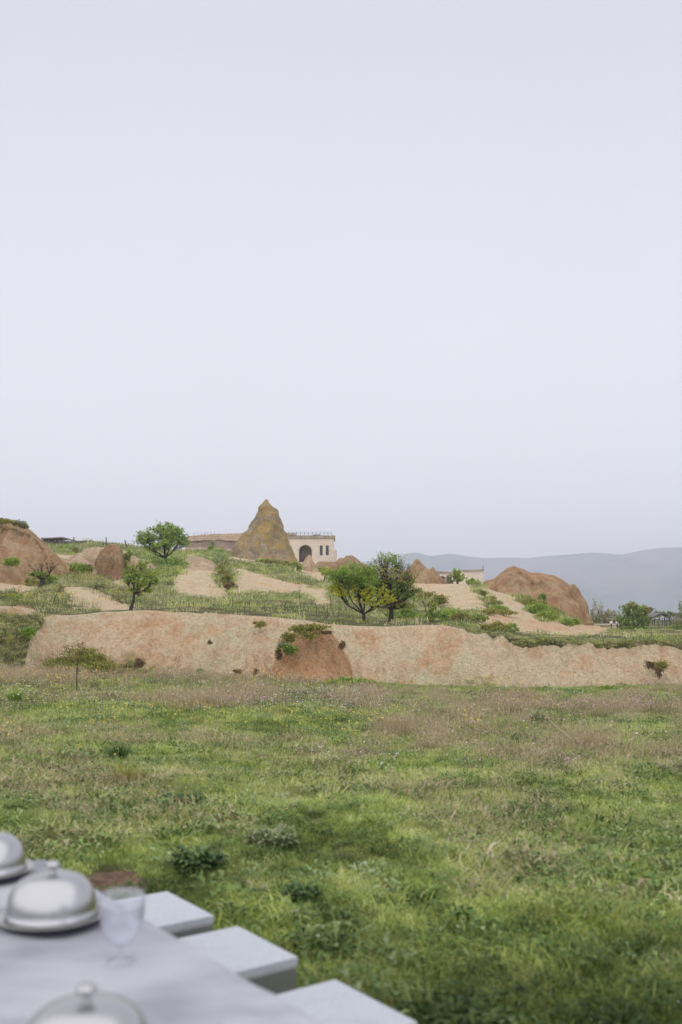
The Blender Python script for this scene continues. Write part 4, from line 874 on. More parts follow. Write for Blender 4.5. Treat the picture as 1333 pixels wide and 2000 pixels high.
# a hiker sitting behind the pinnacle's slope
def person(px, py, Y):
    B = P(px, py, Y)
    r = empty('person', B, 'person in a white top and dark trousers sitting on the slope by the pinnacle', 'person')
    def skin(name, pts, edges, rad, mat):
        me = bpy.data.meshes.new(name); me.from_pydata(pts, edges, []); o = bpy.data.objects.new(name, me); COL.objects.link(o); o.parent = r
        m = o.modifiers.new('skin', 'SKIN'); sv = me.skin_vertices[0].data
        for v, q in zip(sv, rad): v.radius = (q, q)
        sv[0].use_root = True
        s = o.modifiers.new('sub', 'SUBSURF'); s.levels = 1; s.render_levels = 1; me.materials.append(mat); return o
    skin('body', [(0, 0, .12), (-.05, 0, .35), (-.12, 0, .55), (-.16, 0, .66), (-.18, 0, .78), (-.16, -.16, .53), (.05, -.2, .38), (.22, -.1, .36), (-.16, .16, .53), (.05, .2, .38), (.22, .1, .36),
                  (.25, -.1, .3), (.45, -.1, -.05), (.55, -.1, -.08), (.25, .1, .3), (.45, .1, -.05), (.55, .1, -.08)],
         [(0, 1), (1, 2), (2, 3), (3, 4), (2, 5), (5, 6), (6, 7), (2, 8), (8, 9), (9, 10), (0, 11), (11, 12), (12, 13), (0, 14), (14, 15), (15, 16)],
         [.15, .15, .15, .06, .10, .06, .045, .035, .06, .045, .035, .09, .06, .04, .09, .06, .04], plain('skin', (.45, .30, .22), .6))
    skin('shirt', [(0, 0, .2), (-.05, 0, .38), (-.12, 0, .54), (-.16, -.16, .52), (.05, -.2, .38), (-.16, .16, .52), (.05, .2, .38)], [(0, 1), (1, 2), (2, 3), (3, 4), (2, 5), (5, 6)], [.16, .165, .165, .075, .06, .075, .06], M_WHITE)
    skin('trousers', [(0, 0, .12), (.25, -.1, .3), (.43, -.1, 0), (.25, .1, .3), (.43, .1, 0)], [(0, 1), (1, 2), (0, 3), (3, 4)], [.16, .1, .075, .1, .075], plain('dark_cloth', (.04, .04, .07), .9))
    skin('hair', [(-.19, 0, .80), (-.21, 0, .84)], [(0, 1)], [.09, .09], M_DARK)
person(862, 1132, 108)

# ------------------------------------------------------------ the table, stools, cloches and glasses
_B = [Pz(327, 1740, .45), Pz(465, 1808, .45), Pz(655, 1912, .45)]; _R = [Pz(415, 1790, .45), Pz(573, 1870, .45), Pz(820, 1985, .45)]
D = sum(((a - b) for a, b in zip(_B, _R)), Vector()).normalized(); Nn = Vector((-D.y, D.x, 0)).normalized()     # along the table / away from the stools
P0 = Pz(455, 1902, .75); P0.z = 0; UP = Vector((0, 0, 1)); TZ = .75
t = NT('white_lacquer'); p = t.pos()
n1 = t.noise(1.6, 3, t.mapv(p, (.6, 2.5, 1)), .5); n2 = t.noise(60, 3, p)
c = t.mix(t.mr(n1, .38, .62, 0, 1), (.36, .365, .41), (.45, .46, .50))
M_TABLE = t.out(t.bsdf(c, .38, n2, .04, .002, **{'Specular IOR Level': .5}))
t = NT('stool_top_stone'); p = t.pos(); n1 = t.noise(90, 4, p, .7); n2 = t.noise(5, 4, t.mapv(p, (1, 4, 1)))
c = t.mix(t.mr(n1, .35, .65, 0, 1), (.42, .445, .485), (.52, .545, .58)); c = t.mix(t.mr(n2, .55, .7, 0, .35), c, (.34, .355, .38))
M_TOP = t.out(t.bsdf(c, .5, n1, .12, .002))
t = NT('stool_mirror_side'); p = t.pos(); n1 = t.noise(3, 3, t.mapv(p, (1, 1, .15))); n2 = t.noise(160, 3, p)
M_SIDE = t.out(t.bsdf((.36, .36, .36), .3, t.math('ADD', t.math('MULTIPLY', n1, 1), t.math('MULTIPLY', n2, .08)), .12, .01, **{'Metallic': .65}))
t = NT('polished_steel')
M_CLOCHE = t.out(t.bsdf((.50, .50, .51), .27, **{'Metallic': 1.0}))
t = NT('plate_steel'); M_PLATE = t.out(t.bsdf((.50, .485, .455), .22, **{'Metallic': 1.0}))
t = NT('clear_glass'); fz = t.n('ShaderNodeLayerWeight', {'Blend': .35}).outputs['Facing']
ad = t.n('ShaderNodeMixShader', {0: t.mr(fz, 0, 1, .10, .55), 1: t.n('ShaderNodeBsdfTransparent', {'Color': (.93, .94, .95, 1)}).outputs[0], 2: t.n('ShaderNodeBsdfGlossy', {'Color': (.95, .95, 1, 1), 'Roughness': .06}).outputs[0]}).outputs[0]
M_CLEAR = t.out(ad)
t = NT('dark_foot_ring'); M_FOOT = t.out(t.bsdf((.03, .03, .05), .5))
to = P0 + D * .1
tb = empty('dining_table', (to + Nn * .5), 'pale lacquered dining table set with silver cloches on the grass', 'table')
mb = MB(); Lt = 3.05; ctr = P0 + D * (1.3 - Lt / 2) + Nn * .525
mb.box(ctr + UP * (TZ - .022), (1.05, Lt, .044), (Nn, D, UP)); bevel(mb.build('tabletop', M_TABLE, tb), .006)
for a in (-1, 1):
    mb = MB(); mb.box(ctr + Nn * .0 + D * a * (Lt / 2 - .45) + UP * ((TZ - .046) / 2), (.7, .06, TZ - .046), (Nn, D, UP)); bevel(mb.build('leg', M_TABLE, tb), .005)
# white cloth over the table, hanging a little over the edges
t = NT('white_cloth'); p = t.pos(); n1 = t.noise(2.2, 4, t.mapv(p, (1, 1.6, 1)), .55); n2 = t.noise(420, 2, p)
c = t.mix(t.mr(n1, .35, .65, 0, 1), (.25, .255, .29), (.46, .47, .505))
M_CLOTH = t.out(t.bsdf(c, .75, n2, .15, .0008, **{'Specular IOR Level': .25}))
ua = np.linspace(-.17, 1.05 + .17, 190); va = np.linspace(-Lt / 2 - .17, Lt / 2 + .17, 420)
UA, VA = np.meshgrid(ua, va, indexing='ij'); uc = np.clip(UA, 0, 1.05); vc = np.clip(VA, -Lt / 2, Lt / 2)
eu, ev = UA - uc, VA - vc; dd = np.hypot(eu, ev); nu_ = np.where(dd > 0, eu / np.maximum(dd, 1e-6), 0); nv_ = np.where(dd > 0, ev / np.maximum(dd, 1e-6), 0)
wav = .5 + .5 * vnoise((UA + VA) * 7, VA * 5 - UA * 4, 2.2); bl_ = 1 - np.exp(-dd / .03)
outw = bl_ * (.016 + dd * .75 * wav ** 1.5); zz = TZ + .0025 - np.maximum(0, dd - .008) * .97
wr2 = fbm(UA * 3.1 + VA, VA * 2.3, 5, 4); zz = zz + np.where(dd == 0, .0022 + .0090 * np.abs(wr2) ** 1.3, 0)
bx_ = P0 - Nn * 0; XC = P0.x + Nn.x * (uc + nu_ * outw) + D.x * (vc + nv_ * outw + (1.3 - Lt / 2)); YC = P0.y + Nn.y * (uc + nu_ * outw) + D.y * (vc + nv_ * outw + (1.3 - Lt / 2))
tag(make_mesh('tablecloth', np.stack([XC, YC, zz], -1), grid_faces(190, 420)[:, ::-1], M_CLOTH), 'white cloth laid over the dining table under the cloches', 'tablecloth')
TZ += .006
# stools: one built, two copied
Bc = [Vector((b.x, b.y, 0)) for b in _B]; SW = [(a - b).length for a, b in zip(_B, _R)]; print('stools', SW, D)
labs = ['white topped cube stool farthest along the table, behind the glass', 'white topped cube stool between the other two, its dark side showing', 'white topped cube stool nearest the camera, lowest in the picture']
ang = math.atan2(D.y, D.x)
def local_box(name, c, d, mat, parent, bw):
    mb = MB(); mb.box(c, d); o = mb.build(name, mat); o.parent = parent; o.location = (0, 0, 0); return bevel(o, bw)
st = bpy.data.objects.new('cube_stool', None); COL.objects.link(st)
local_box('seat', (.2, -.2, .435), (.402, .402, .03), M_TOP, st, .003)
local_box('base', (.2, -.2, .209), (.396, .396, .42), M_SIDE, st, .003)
stools = [st]
for i in range(2):
    c_ = st.copy(); COL.objects.link(c_); stools.append(c_)
    for ch in list(st.children):
        d_ = ch.copy(); COL.objects.link(d_); d_.parent = c_
for s_, b_, l_ in zip(stools, Bc, labs):
    s_.location = b_; s_.rotation_euler = (0, 0, ang + math.pi); tag(s_, l_, 'stool', 'cube stools beside the table')
# cloches: root at the table, parts local
def lathe_local(name, prof, mat, parent, n=56):
    mb = MB(); mb.lathe(prof, (0, 0, 0), n); o = mb.build(name, mat, None, True); o.parent = parent
    bm_ = o.data; return o
cl = bpy.data.objects.new('cloche', None); COL.objects.link(cl)
z0 = .026
dome = [(.122, z0), (.1215, z0 + .006), (.119, z0 + .010), (.1175, z0 + .018)] + [(.1175 * math.cos(a) ** .62, z0 + .018 + .088 * math.sin(a)) for a in np.linspace(.08, math.pi / 2 - .05, 18)] + [(.0001, z0 + .1062)]
lathe_local('dome', dome, M_CLOCHE, cl)
kn = [(.0001, z0 + .104), (.011, z0 + .105), (.008, z0 + .110), (.007, z0 + .115), (.013, z0 + .119), (.0190, z0 + .124), (.0200, z0 + .129), (.0165, z0 + .134), (.009, z0 + .137), (.0001, z0 + .1375)]
lathe_local('knob', kn, M_CLOCHE, cl, 28)
cls = [cl]
for i in range(2):
    c_ = cl.copy(); COL.objects.link(c_); cls.append(c_)
    for ch in list(cl.children):
        d_ = ch.copy(); COL.objects.link(d_); d_.parent = c_
pl = bpy.data.objects.new('plate', None); COL.objects.link(pl)
lathe_local('dish', [(.0001, .010), (.09, .010), (.118, .016), (.142, .0235), (.146, .0262), (.1455, .0275), (.140, .0262), (.118, .0215), (.09, .0165), (.0001, .0165)], M_PLATE, pl)
lathe_local('foot_ring', [(.0001, .001), (.126, .001), (.132, .003), (.130, .011), (.118, .0155), (.0001, .0158)], M_FOOT, pl)
pls = [pl]
for i in range(2):
    c_ = pl.copy(); COL.objects.link(c_); pls.append(c_)
    for ch in list(pl.children):
        d_ = ch.copy(); COL.objects.link(d_); d_.parent = c_
pos = [Pz(-26, 1712, TZ), Pz(101, 1803, TZ), Pz(165, 2104, TZ)]
for c_, q_, v_, l1_, l2_ in zip(cls, pls, pos,
    ['silver cloche with the far one cut by the left edge', 'silver cloche with a round knob in the middle of the three', 'silver cloche nearest the camera, cut by the lower edge'],
    ['steel plate under the farthest cloche at the left edge', 'steel plate with a dark foot under the middle cloche', 'steel plate under the nearest cloche']):
    c_.location = v_; q_.location = v_; tag(c_, l1_, 'cloche', 'silver cloches on the table'); tag(q_, l2_, 'plate', 'steel plates under the cloches')
cls[0]['label'] = 'farthest silver cloche on the table, cut off by the left edge'
def goblet(v, lab):
    r = bpy.data.objects.new('wine_glass', None); COL.objects.link(r); r.location = v; tag(r, lab, 'glass', 'stemmed glasses on the table')
    lathe_local('bowl', [(.0001, .0355), (.012, .037), (.030, .048), (.046, .075), (.055, .110), (.056, .158), (.0552, .1585), (.0542, .110), (.0447, .0765), (.029, .0505), (.012, .0395), (.0001, .039)], M_CLEAR, r, 40)
    lathe_local('stem', [(.034, .001), (.034, .003), (.012, .006), (.0045, .014), (.004, .026), (.007, .0345), (.0001, .0352), (.0001, .001)], M_CLEAR, r, 32)
g1 = Pz(236, 1878, TZ); goblet(g1, 'blurred stemmed glass between the middle cloche and the farthest stool')
goblet(Vector((-.156, 1.70, TZ)), 'blurred stemmed glass cut by the lower edge, right of the nearest cloche')

# ------------------------------------------------------------ grass and flowers
def blade(V, Fc, A, base, dirv, h, lean, w, segs=3, rnd=.5, curl=.0):
    d = np.array([math.cos(dirv), math.sin(dirv), 0]); s = np.array([-d[1], d[0], 0]) * w
    b = len(V)
    for i in range(segs + 1):
        f = i / segs; a = lean * f
        p = base + d * (h * f * math.sin(a)) + np.array([0, 0, h * f * math.cos(a)]) + s * curl * f * f * 6
        if i < segs: V.append(p - s * (1 - f * .7) * .5); V.append(p + s * (1 - f * .7) * .5)
        else: V.append(p)
    for i in range(segs - 1): Fc.append((b + 2 * i, b + 2 * i + 1, b + 2 * i + 3, b + 2 * i + 2)); A.append(rnd)
    Fc.append((b + 2 * segs - 2, b + 2 * segs - 1, b + 2 * segs)); A.append(rnd)
def template(name, fn, mat, coll):
    V, Fc, A = [], [], []; fn(V, Fc, A)
    o = make_mesh(name, np.array(V), Fc, mat, None, False, {'rnd': ('FACE', A)}, link=False)
    coll.objects.link(o); return o
def turf_mat(name, greens, drys, trans=.25, rough=.6):
    t = NT(name); r = t.attr('rnd').outputs['Fac']; p = t.pos()
    n = t.noise(.75, 4, p, .6); n2 = t.noise(.16, 3, p); oi = t.n('ShaderNodeObjectInfo').outputs['Random']
    f = t.math('ADD', t.math('MULTIPLY', r, .45), t.math('ADD', t.math('MULTIPLY', oi, .42), t.mr(n, .3, .7, -.12, .32)))
    g = t.ramp(f, greens); d = t.ramp(t.math('ADD', t.math('MULTIPLY', r, .7), t.math('MULTIPLY', oi, .3)), drys)
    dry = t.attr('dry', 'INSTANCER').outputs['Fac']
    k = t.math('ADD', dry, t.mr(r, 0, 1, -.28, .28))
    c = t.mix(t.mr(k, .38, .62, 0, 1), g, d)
    c = t.mix(t.mr(t.math('ADD', dry, t.mr(t.noise(2.4, 4, p, .65), .35, .65, -.16, .16)), -.46, .10, 1, 0), c, (.27, .31, .22), 'MULTIPLY')  # low attribute values also darken the whole clump colour
    a = t.bsdf(c, rough, **{'Specular IOR Level': .2})
    tr = t.n('ShaderNodeBsdfTranslucent', {'Color': c}).outputs[0]
    return t.out(t.n('ShaderNodeMixShader', {0: trans, 1: a, 2: tr}).outputs[0])
GREENS = [(0, (0.054, 0.077, 0.018)), (.22, (0.132, 0.201, 0.037)), (.38, (0.324, 0.413, 0.079)), (.6, (0.516, 0.602, 0.146)), (.8, (0.696, 0.708, 0.281)), (.92, (0.528, 0.649, 0.354)), (1, (0.744, 0.708, 0.439))]
DRYS = [(0, (0.187, 0.149, 0.082)), (.4, (0.491, 0.414, 0.234)), (.7, (0.679, 0.575, 0.386)), (1, (0.866, 0.747, 0.562))]
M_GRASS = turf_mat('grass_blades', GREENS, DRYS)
M_DRY = turf_mat('seed_grass', [(0, (.15, .18, .04)), (.5, (.34, .35, .11)), (1, (.50, .46, .22))], [(0, (.22, .19, .09)), (.5, (.42, .34, .20)), (1, (.60, .48, .34))], .2)
M_WEED = turf_mat('broad_weeds', [(0, (.04, .075, .02)), (.4, (.13, .215, .05)), (.75, (.28, .38, .12)), (1, (.45, .52, .33))], [(0, (.13, .12, .05)), (1, (.46, .42, .24))], .2, .5)
def flower_mat(name, c): 
    t = NT(name); r = t.attr('rnd').outputs['Fac']
    cc = t.mix(t.math('GREATER_THAN', r, .5), (.10, .15, .04), c)
    return t.out(t.bsdf(cc, .6))
M_FY, M_FW, M_FP = flower_mat('yellow_petals', (.75, .55, .04)), flower_mat('white_petals', (.80, .78, .78)), flower_mat('pink_petals', (.62, .36, .44))
CG = bpy.data.collections.new('turf_templates'); CS = bpy.data.collections.new('slope_templates'); CF = [bpy.data.collections.new('flower_templates_' + c) for c in ('yellow', 'white', 'pink')]
U = random.uniform
def f_lying(V, Fc, A):        # mown, combed-over grass
    main = U(0, 6.28)
    for i in range(100):
        a = U(0, 6.28); r = .13 * math.sqrt(U(0, 1)); b = np.array([r * math.cos(a), r * math.sin(a), -.01])
        blade(V, Fc, A, b, main + random.gauss(0, .8), U(.03, .095), U(.7, 1.75), U(.003, .0062), 4, U(0, 1), U(-1, 1))
def f_short(V, Fc, A):
    for i in range(60):
        a = U(0, 6.28); r = .11 * math.sqrt(U(0, 1)); b = np.array([r * math.cos(a), r * math.sin(a), -.01])
        blade(V, Fc, A, b, U(0, 6.28), U(.03, .09), U(.3, 1.4), U(.003, .0055), 3, U(0, 1), U(-1, 1))
def leafshape(V, Fc, A, b, dirv, l, w, tilt, rnd):
    d = np.array([math.cos(dirv), math.sin(dirv), 0]); s = np.array([-d[1], d[0], 0]); n = len(V)
    for f, ww, zz in ((0, .15, 0), (.3, .75, .7), (.65, 1, 1), (1, 0, .8)):
        c = b + d * l * f * math.cos(tilt) + np.array([0, 0, 1]) * l * math.sin(tilt) * zz
        V.append(c - s * w * ww * .5 + np.array([0, 0, w * ww * .18])); V.append(c); V.append(c + s * w * ww * .5 + np.array([0, 0, w * ww * .18]))
    for i in range(3):
        k = n + 3 * i
        Fc.append((k, k + 1, k + 4, k + 3)); A.append(rnd); Fc.append((k + 1, k + 2, k + 5, k + 4)); A.append(rnd)
def f_weed(V, Fc, A):
    for i in range(34):
        a = U(0, 6.28); r = .10 * math.sqrt(U(0, 1)); b = np.array([r * math.cos(a), r * math.sin(a), U(0, .05)])
        leafshape(V, Fc, A, b, U(0, 6.28), U(.018, .045), U(.009, .022), U(-.1, .7), U(0, 1))
def f_feather(V, Fc, A):      # yarrow-like feathery leaves
    for i in range(16):
        a = U(0, 6.28); d = U(0, 6.28); l = U(.07, .14); tl = U(.2, 1.0); r = .08 * math.sqrt(U(0, 1)); b = np.array([r * math.cos(a), r * math.sin(a), 0.]); rv = U(0, 1)
        dd = np.array([math.cos(d) * math.cos(tl), math.sin(d) * math.cos(tl), math.sin(tl)])
        for k in range(9):
            q = b + dd * l * k / 9
            for s in (-1, 1): blade(V, Fc, A, q, d + s * 1.1, l * .22 * (1 - k / 12), 1.1, .004, 1, rv)
def f_seed(V, Fc, A):         # taller seed heads
    for i in range(34):
        a = U(0, 6.28); r = .16 * math.sqrt(U(0, 1)); b = np.array([r * math.cos(a), r * math.sin(a), -.01]); d = U(0, 6.28); h = U(.10, .24); l = U(.05, .6)
        blade(V, Fc, A, b, d, h, l, .0028, 3, U(.4, 1))
        tip = b + np.array([math.cos(d) * h * math.sin(l), math.sin(d) * h * math.sin(l), h * math.cos(l)])
        for k in range(4): blade(V, Fc, A, tip - np.array([0, 0, .012 * k]), U(0, 6.28), U(.02, .04), U(.2, .9), .006, 1, U(.6, 1))
    for i in range(26):
        a = U(0, 6.28); r = .16 * math.sqrt(U(0, 1)); b = np.array([r * math.cos(a), r * math.sin(a), -.01]); blade(V, Fc, A, b, U(0, 6.28), U(.06, .14), U(.2, 1.), .005, 3, U(0, .5))
tn = []
for i in range(5): tn.append(template('turf_a%d' % i, f_lying, M_GRASS, CG))
for i in range(4): template('turf_b%d' % i, f_short, M_GRASS, CG)
for i in range(3): template('turf_c%d' % i, f_weed, M_WEED, CG)
for i in range(2): template('turf_d%d' % i, f_feather, M_WEED, CG)
for i in range(4): template('turf_e%d' % i, f_seed, M_DRY, CG)
NA, NB, NC, ND, NE = 5, 4, 3, 2, 4
def f_slope(V, Fc, A):
    for i in range(40):
        a = U(0, 6.28); r = .5 * math.sqrt(U(0, 1)); b = np.array([r * math.cos(a), r * math.sin(a), -.03]); blade(V, Fc, A, b, U(0, 6.28), U(.08, .30), U(.1, 1.1), U(.02, .04), 2, U(0, 1))
def f_slope_weed(V, Fc, A):
    for i in range(36):
        a = U(0, 6.28); r = .42 * math.sqrt(U(0, 1)); b = np.array([r * math.cos(a), r * math.sin(a), U(0, .22)]); leafshape(V, Fc, A, b, U(0, 6.28), U(.06, .13), U(.04, .07), U(-.2, .9), U(0, 1))
for i in range(5): template('slope_a%d' % i, f_slope, M_GRASS, CS)
for i in range(3): template('slope_b%d' % i, f_slope_weed, M_WEED, CS)
def f_flower(V, Fc, A):
    for i in range(random.randint(3, 6)):
        a = U(0, 6.28); r = .09 * math.sqrt(U(0, 1)); b = np.array([r * math.cos(a), r * math.sin(a), 0.]); d = U(0, 6.28); h = U(.10, .24)
        blade(V, Fc, A, b, d, h, .15, .003, 2, .2)
        tip = b + np.array([math.cos(d) * h * .15, math.sin(d) * h * .15, h]); R = U(.005, .011); tl = U(-.5, .5)
        for k in range(6):
            w = k * math.pi / 3; n = len(V)
            e = lambda q, rr_: tip + np.array([math.cos(q) * rr_, math.sin(q) * rr_, .25 * rr_ + math.cos(q) * rr_ * tl])
            V += [tip, e(w - .45, R), e(w, R * 1.25), e(w + .45, R)]; Fc.append((n, n + 1, n + 2, n + 3)); A.append(.9)
for c_, m_ in zip(CF, (M_FY, M_FW, M_FP)):
    for i in range(3): template('flower_' + c_.name[-4:] + str(i), f_flower, m_, c_)

def scatter(name, x, y, idx, scl, coll, label, dry, kind='stuff', zoff=0, tilt=.12, z=None):
    z = H(x, y) + zoff if z is None else z
    me = bpy.data.meshes.new(name); n = len(x)
    me.vertices.add(n); me.vertices.foreach_set('co', np.stack([x, y, z], -1).astype(np.float32).ravel())
    rot = np.stack([rng.normal(0, tilt, n), rng.normal(0, tilt, n), rng.uniform(0, 6.283, n)], -1).astype(np.float32)
    a = me.attributes.new('rot', 'FLOAT_VECTOR', 'POINT'); a.data.foreach_set('vector', rot.ravel())
    a = me.attributes.new('scl', 'FLOAT', 'POINT'); a.data.foreach_set('value', scl.astype(np.float32))
    a = me.attributes.new('dry', 'FLOAT', 'POINT'); a.data.foreach_set('value', np.asarray(dry, np.float32))
    a = me.attributes.new('idx', 'INT', 'POINT'); a.data.foreach_set('value', idx.astype(np.int32))
    o = bpy.data.objects.new(name, me); COL.objects.link(o)
    g = bpy.data.node_groups.new(name + '_nodes', 'GeometryNodeTree')
    g.interface.new_socket('Geometry', in_out='INPUT', socket_type='NodeSocketGeometry'); g.interface.new_socket('Geometry', in_out='OUTPUT', socket_type='NodeSocketGeometry')
    N = g.nodes.new; gi = N('NodeGroupInput'); go = N('NodeGroupOutput'); m2p = N('GeometryNodeMeshToPoints'); iop = N('GeometryNodeInstanceOnPoints'); ci = N('GeometryNodeCollectionInfo')
    ci.inputs['Collection'].default_value = coll; ci.inputs['Separate Children'].default_value = True; ci.inputs['Reset Children'].default_value = True
    def at(nm, ty):
        q = N('GeometryNodeInputNamedAttribute'); q.data_type = ty; q.inputs['Name'].default_value = nm; return q.outputs['Attribute']
    k = g.links.new
    k(gi.outputs[0], m2p.inputs['Mesh']); k(m2p.outputs[0], iop.inputs['Points']); k(ci.outputs[0], iop.inputs['Instance']); iop.inputs['Pick Instance'].default_value = True
    k(at('idx', 'INT'), iop.inputs['Instance Index']); k(at('rot', 'FLOAT_VECTOR'), iop.inputs['Rotation']); k(at('scl', 'FLOAT'), iop.inputs['Scale']); k(iop.outputs[0], go.inputs[0])
    md = o.modifiers.new('scatter', 'NODES'); md.node_group = g
    return tag(o, label, None, kind=kind)

def field_pts(y0, y1, dens, marg=1.25):
    """random points on the meadow inside a widened view wedge"""
    h_ = lambda q: .43 * q + 3.4
    n = int((h_(y0) + h_(y1)) * (y1 - y0) * dens * 1.15); y = rng.uniform(y0, y1, n); x = rng.uniform(-1, 1, n) * h_(y1); m = np.abs(x) < h_(y)
    return x[m], y[m]
xs_, ys_, sc_ = [], [], []
for y0, y1, de, sc in ((.4, 5, 260, 1.0), (5, 10, 220, 1.0), (10, 18, 120, 1.1), (18, 34.5, 95, 1.1)):
    a, b = field_pts(y0, y1, de); xs_.append(a); ys_.append(b); sc_.append(np.full(len(a), sc))
X_, Y_, S_ = np.concatenate(xs_), np.concatenate(ys_), np.concatenate(sc_)
pxx = px_of(X_, Y_); yb_f, _, yc_f, _ = bank(np.clip(pxx, -400, 1800))
keep = Y_ < yb_f + .15 + .25 * vnoise(X_ * 1.5, 0.5)
zf = H(X_, Y_); qx, qy = proj(X_, Y_, zf)
nb = fbm(X_ * 1.3, Y_ * 1.3, 2, 3)
dirt = np.zeros(len(X_))
for (cx_, cy_, rx_, ry_, pr) in ((218, 1716, 46, 26, 1.7), (70, 1480, 20, 6, .8), (105, 1478, 14, 5, .7), (20, 1500, 14, 5, .6), (60, 1550, 22, 7, .6), (1290, 1905, 40, 14, .35), (1240, 1770, 40, 12, .35)):
    e_ = ((qx - cx_) / rx_) ** 2 + ((qy - cy_) / ry_) ** 2 + .5 * nb
    dirt = np.maximum(dirt, np.where(e_ < 1, pr, 0)); keep &= ~((e_ < 1) & (rng.uniform(0, 1, len(X_)) < pr * .6))
# under the table and stools nothing stands upright
relx = (X_ - P0.x) * Nn.x + (Y_ - P0.y) * Nn.y; keep &= ~((relx > -.75) & (relx < -.28) & (np.hypot(X_ + .37, Y_ - 3.6) < 1.1) & (nb > .9))
X_, Y_, S_, qx, qy, nb, dirt = X_[keep], Y_[keep], S_[keep], qx[keep], qy[keep], nb[keep], dirt[keep]
n = len(X_)
farf = sstep(9, 17, Y_)                          # rougher seeded grass farther out
nl = fbm(X_ * .35, Y_ * .12, 7, 4); nm = fbm(X_ * .9 + 50, Y_ * .5, 1, 3)
dry = .22 + .0 * farf + .16 * nl + .20 * nm + .20 * fbm(X_ * 2.6, Y_ * 1.3, 8, 3) - .60 * (1 - sstep(3.7, 6.6, Y_)) + .16 * sstep(4.5, 8, Y_) - .10 * np.maximum(0, fbm(X_ * 2.1 + 9, Y_ * 1.8, 6, 3) - .15)  # lowest in the band nearest the camera, where clumps come out darkest
# greener bands seen in the meadow
for (cx_, cy_, rx_, ry_, am) in ((480, 1410, 260, 22, -.35), (1260, 1430, 150, 22, -.35), (120, 1400, 200, 25, -.22), (1150, 1350, 260, 10, -.25), (1050, 1385, 300, 13, .30), (250, 1322, 400, 12, .3), (700, 1370, 400, 14, .12), (900, 1460, 300, 25, .12), (640, 1490, 200, 25, .1), (560, 1640, 200, 60, -.12), (250, 1660, 300, 60, -.1)):
    dry += am * np.exp(-((qx - cx_) / rx_) ** 2 - ((qy - cy_) / ry_) ** 2)
dry += dirt * 1.2
u_ = rng.uniform(0, 1, n); idx = np.zeros(n, int)
pe = .004 + .19 * farf * sstep(.3, .7, dry); pw = .14 - .04 * farf + .22 * (fbm(X_ * .7 + 3, Y_ * .6, 11, 3) > .55); pf = .07
isE = u_ < pe; isW = (~isE) & (u_ < pe + pw); isF = (~isE) & (~isW) & (u_ < pe + pw + pf); isG = ~(isE | isW | isF)
idx[isE] = NA + NB + NC + ND + rng.integers(0, NE, isE.sum()); idx[isW] = NA + NB + rng.integers(0, NC, isW.sum()); idx[isF] = NA + NB + NC + rng.integers(0, ND, isF.sum())
lay = rng.uniform(0, 1, n) < (.94 - .55 * farf); idx[isG & lay] = rng.integers(0, NA, (isG & lay).sum()); idx[isG & ~lay] = NA + rng.integers(0, NB, (isG & ~lay).sum())
scl = S_ * rng.uniform(.6, 1.4, n) * (1 + .28 * nm + .22 * fbm(X_ * 2.8, Y_ * 2.8, 3, 2)) * np.where(rng.uniform(0, 1, n) < .05, 1.35, 1) ; scl[isW] *= 1.1; scl[isE] *= .9
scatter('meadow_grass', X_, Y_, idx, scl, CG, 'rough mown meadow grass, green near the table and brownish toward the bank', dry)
# flowers
def flowers(name, k, dens_near, dens_far, thr, label, sc=1.0, off=0, blobs=()):
    a1, b1 = field_pts(3, 11, dens_near); a2, b2 = field_pts(11, 32.5, dens_far)
    x = np.concatenate([a1, a2]); y = np.concatenate([b1, b2]); z = H(x, y); fx_, fy_ = proj(x, y, z)
    w = fbm(x * .5 + off, y * .25, 3, 3) + .25
    for (cx_, cy_, rx_, ry_, am) in blobs: w += am * np.exp(-((fx_ - cx_) / rx_) ** 2 - ((fy_ - cy_) / ry_) ** 2)
    m = w > thr + rng.uniform(-.5, .5, len(x)); x, y = x[m], y[m]
    scatter(name, x, y, rng.integers(0, 3, len(x)), sc * rng.uniform(.7, 1.3, len(x)) * (.75 + .25 * sstep(4, 10, y) + .45 * sstep(10, 25, y)), CF[k], label, 0 * x, zoff=.0)
flowers('yellow_flowers', 0, 1.0, 12, .80, 'tiny yellow wild flowers sprinkled through the meadow', 1.15, 0, ((210, 1520, 70, 25, 1.0), (620, 1440, 200, 25, .5), (300, 1390, 300, 30, .15), (1250, 1420, 120, 20, .3)))
flowers('white_flowers', 1, 2.6, 14, .95, 'tiny white wild flowers sprinkled through the meadow', .9, 30, ((60, 1370, 200, 15, .5), (110, 1520, 50, 20, 1.2), (600, 1690, 60, 30, .8), (900, 1400, 400, 25, .4)))
flowers('pink_flowers', 2, .3, 20, .8, 'pale pink wild flowers in the far meadow', .9, 60, ((1080, 1385, 260, 14, 1.2), (600, 1400, 300, 25, .3), (1250, 1400, 120, 20, .5)))
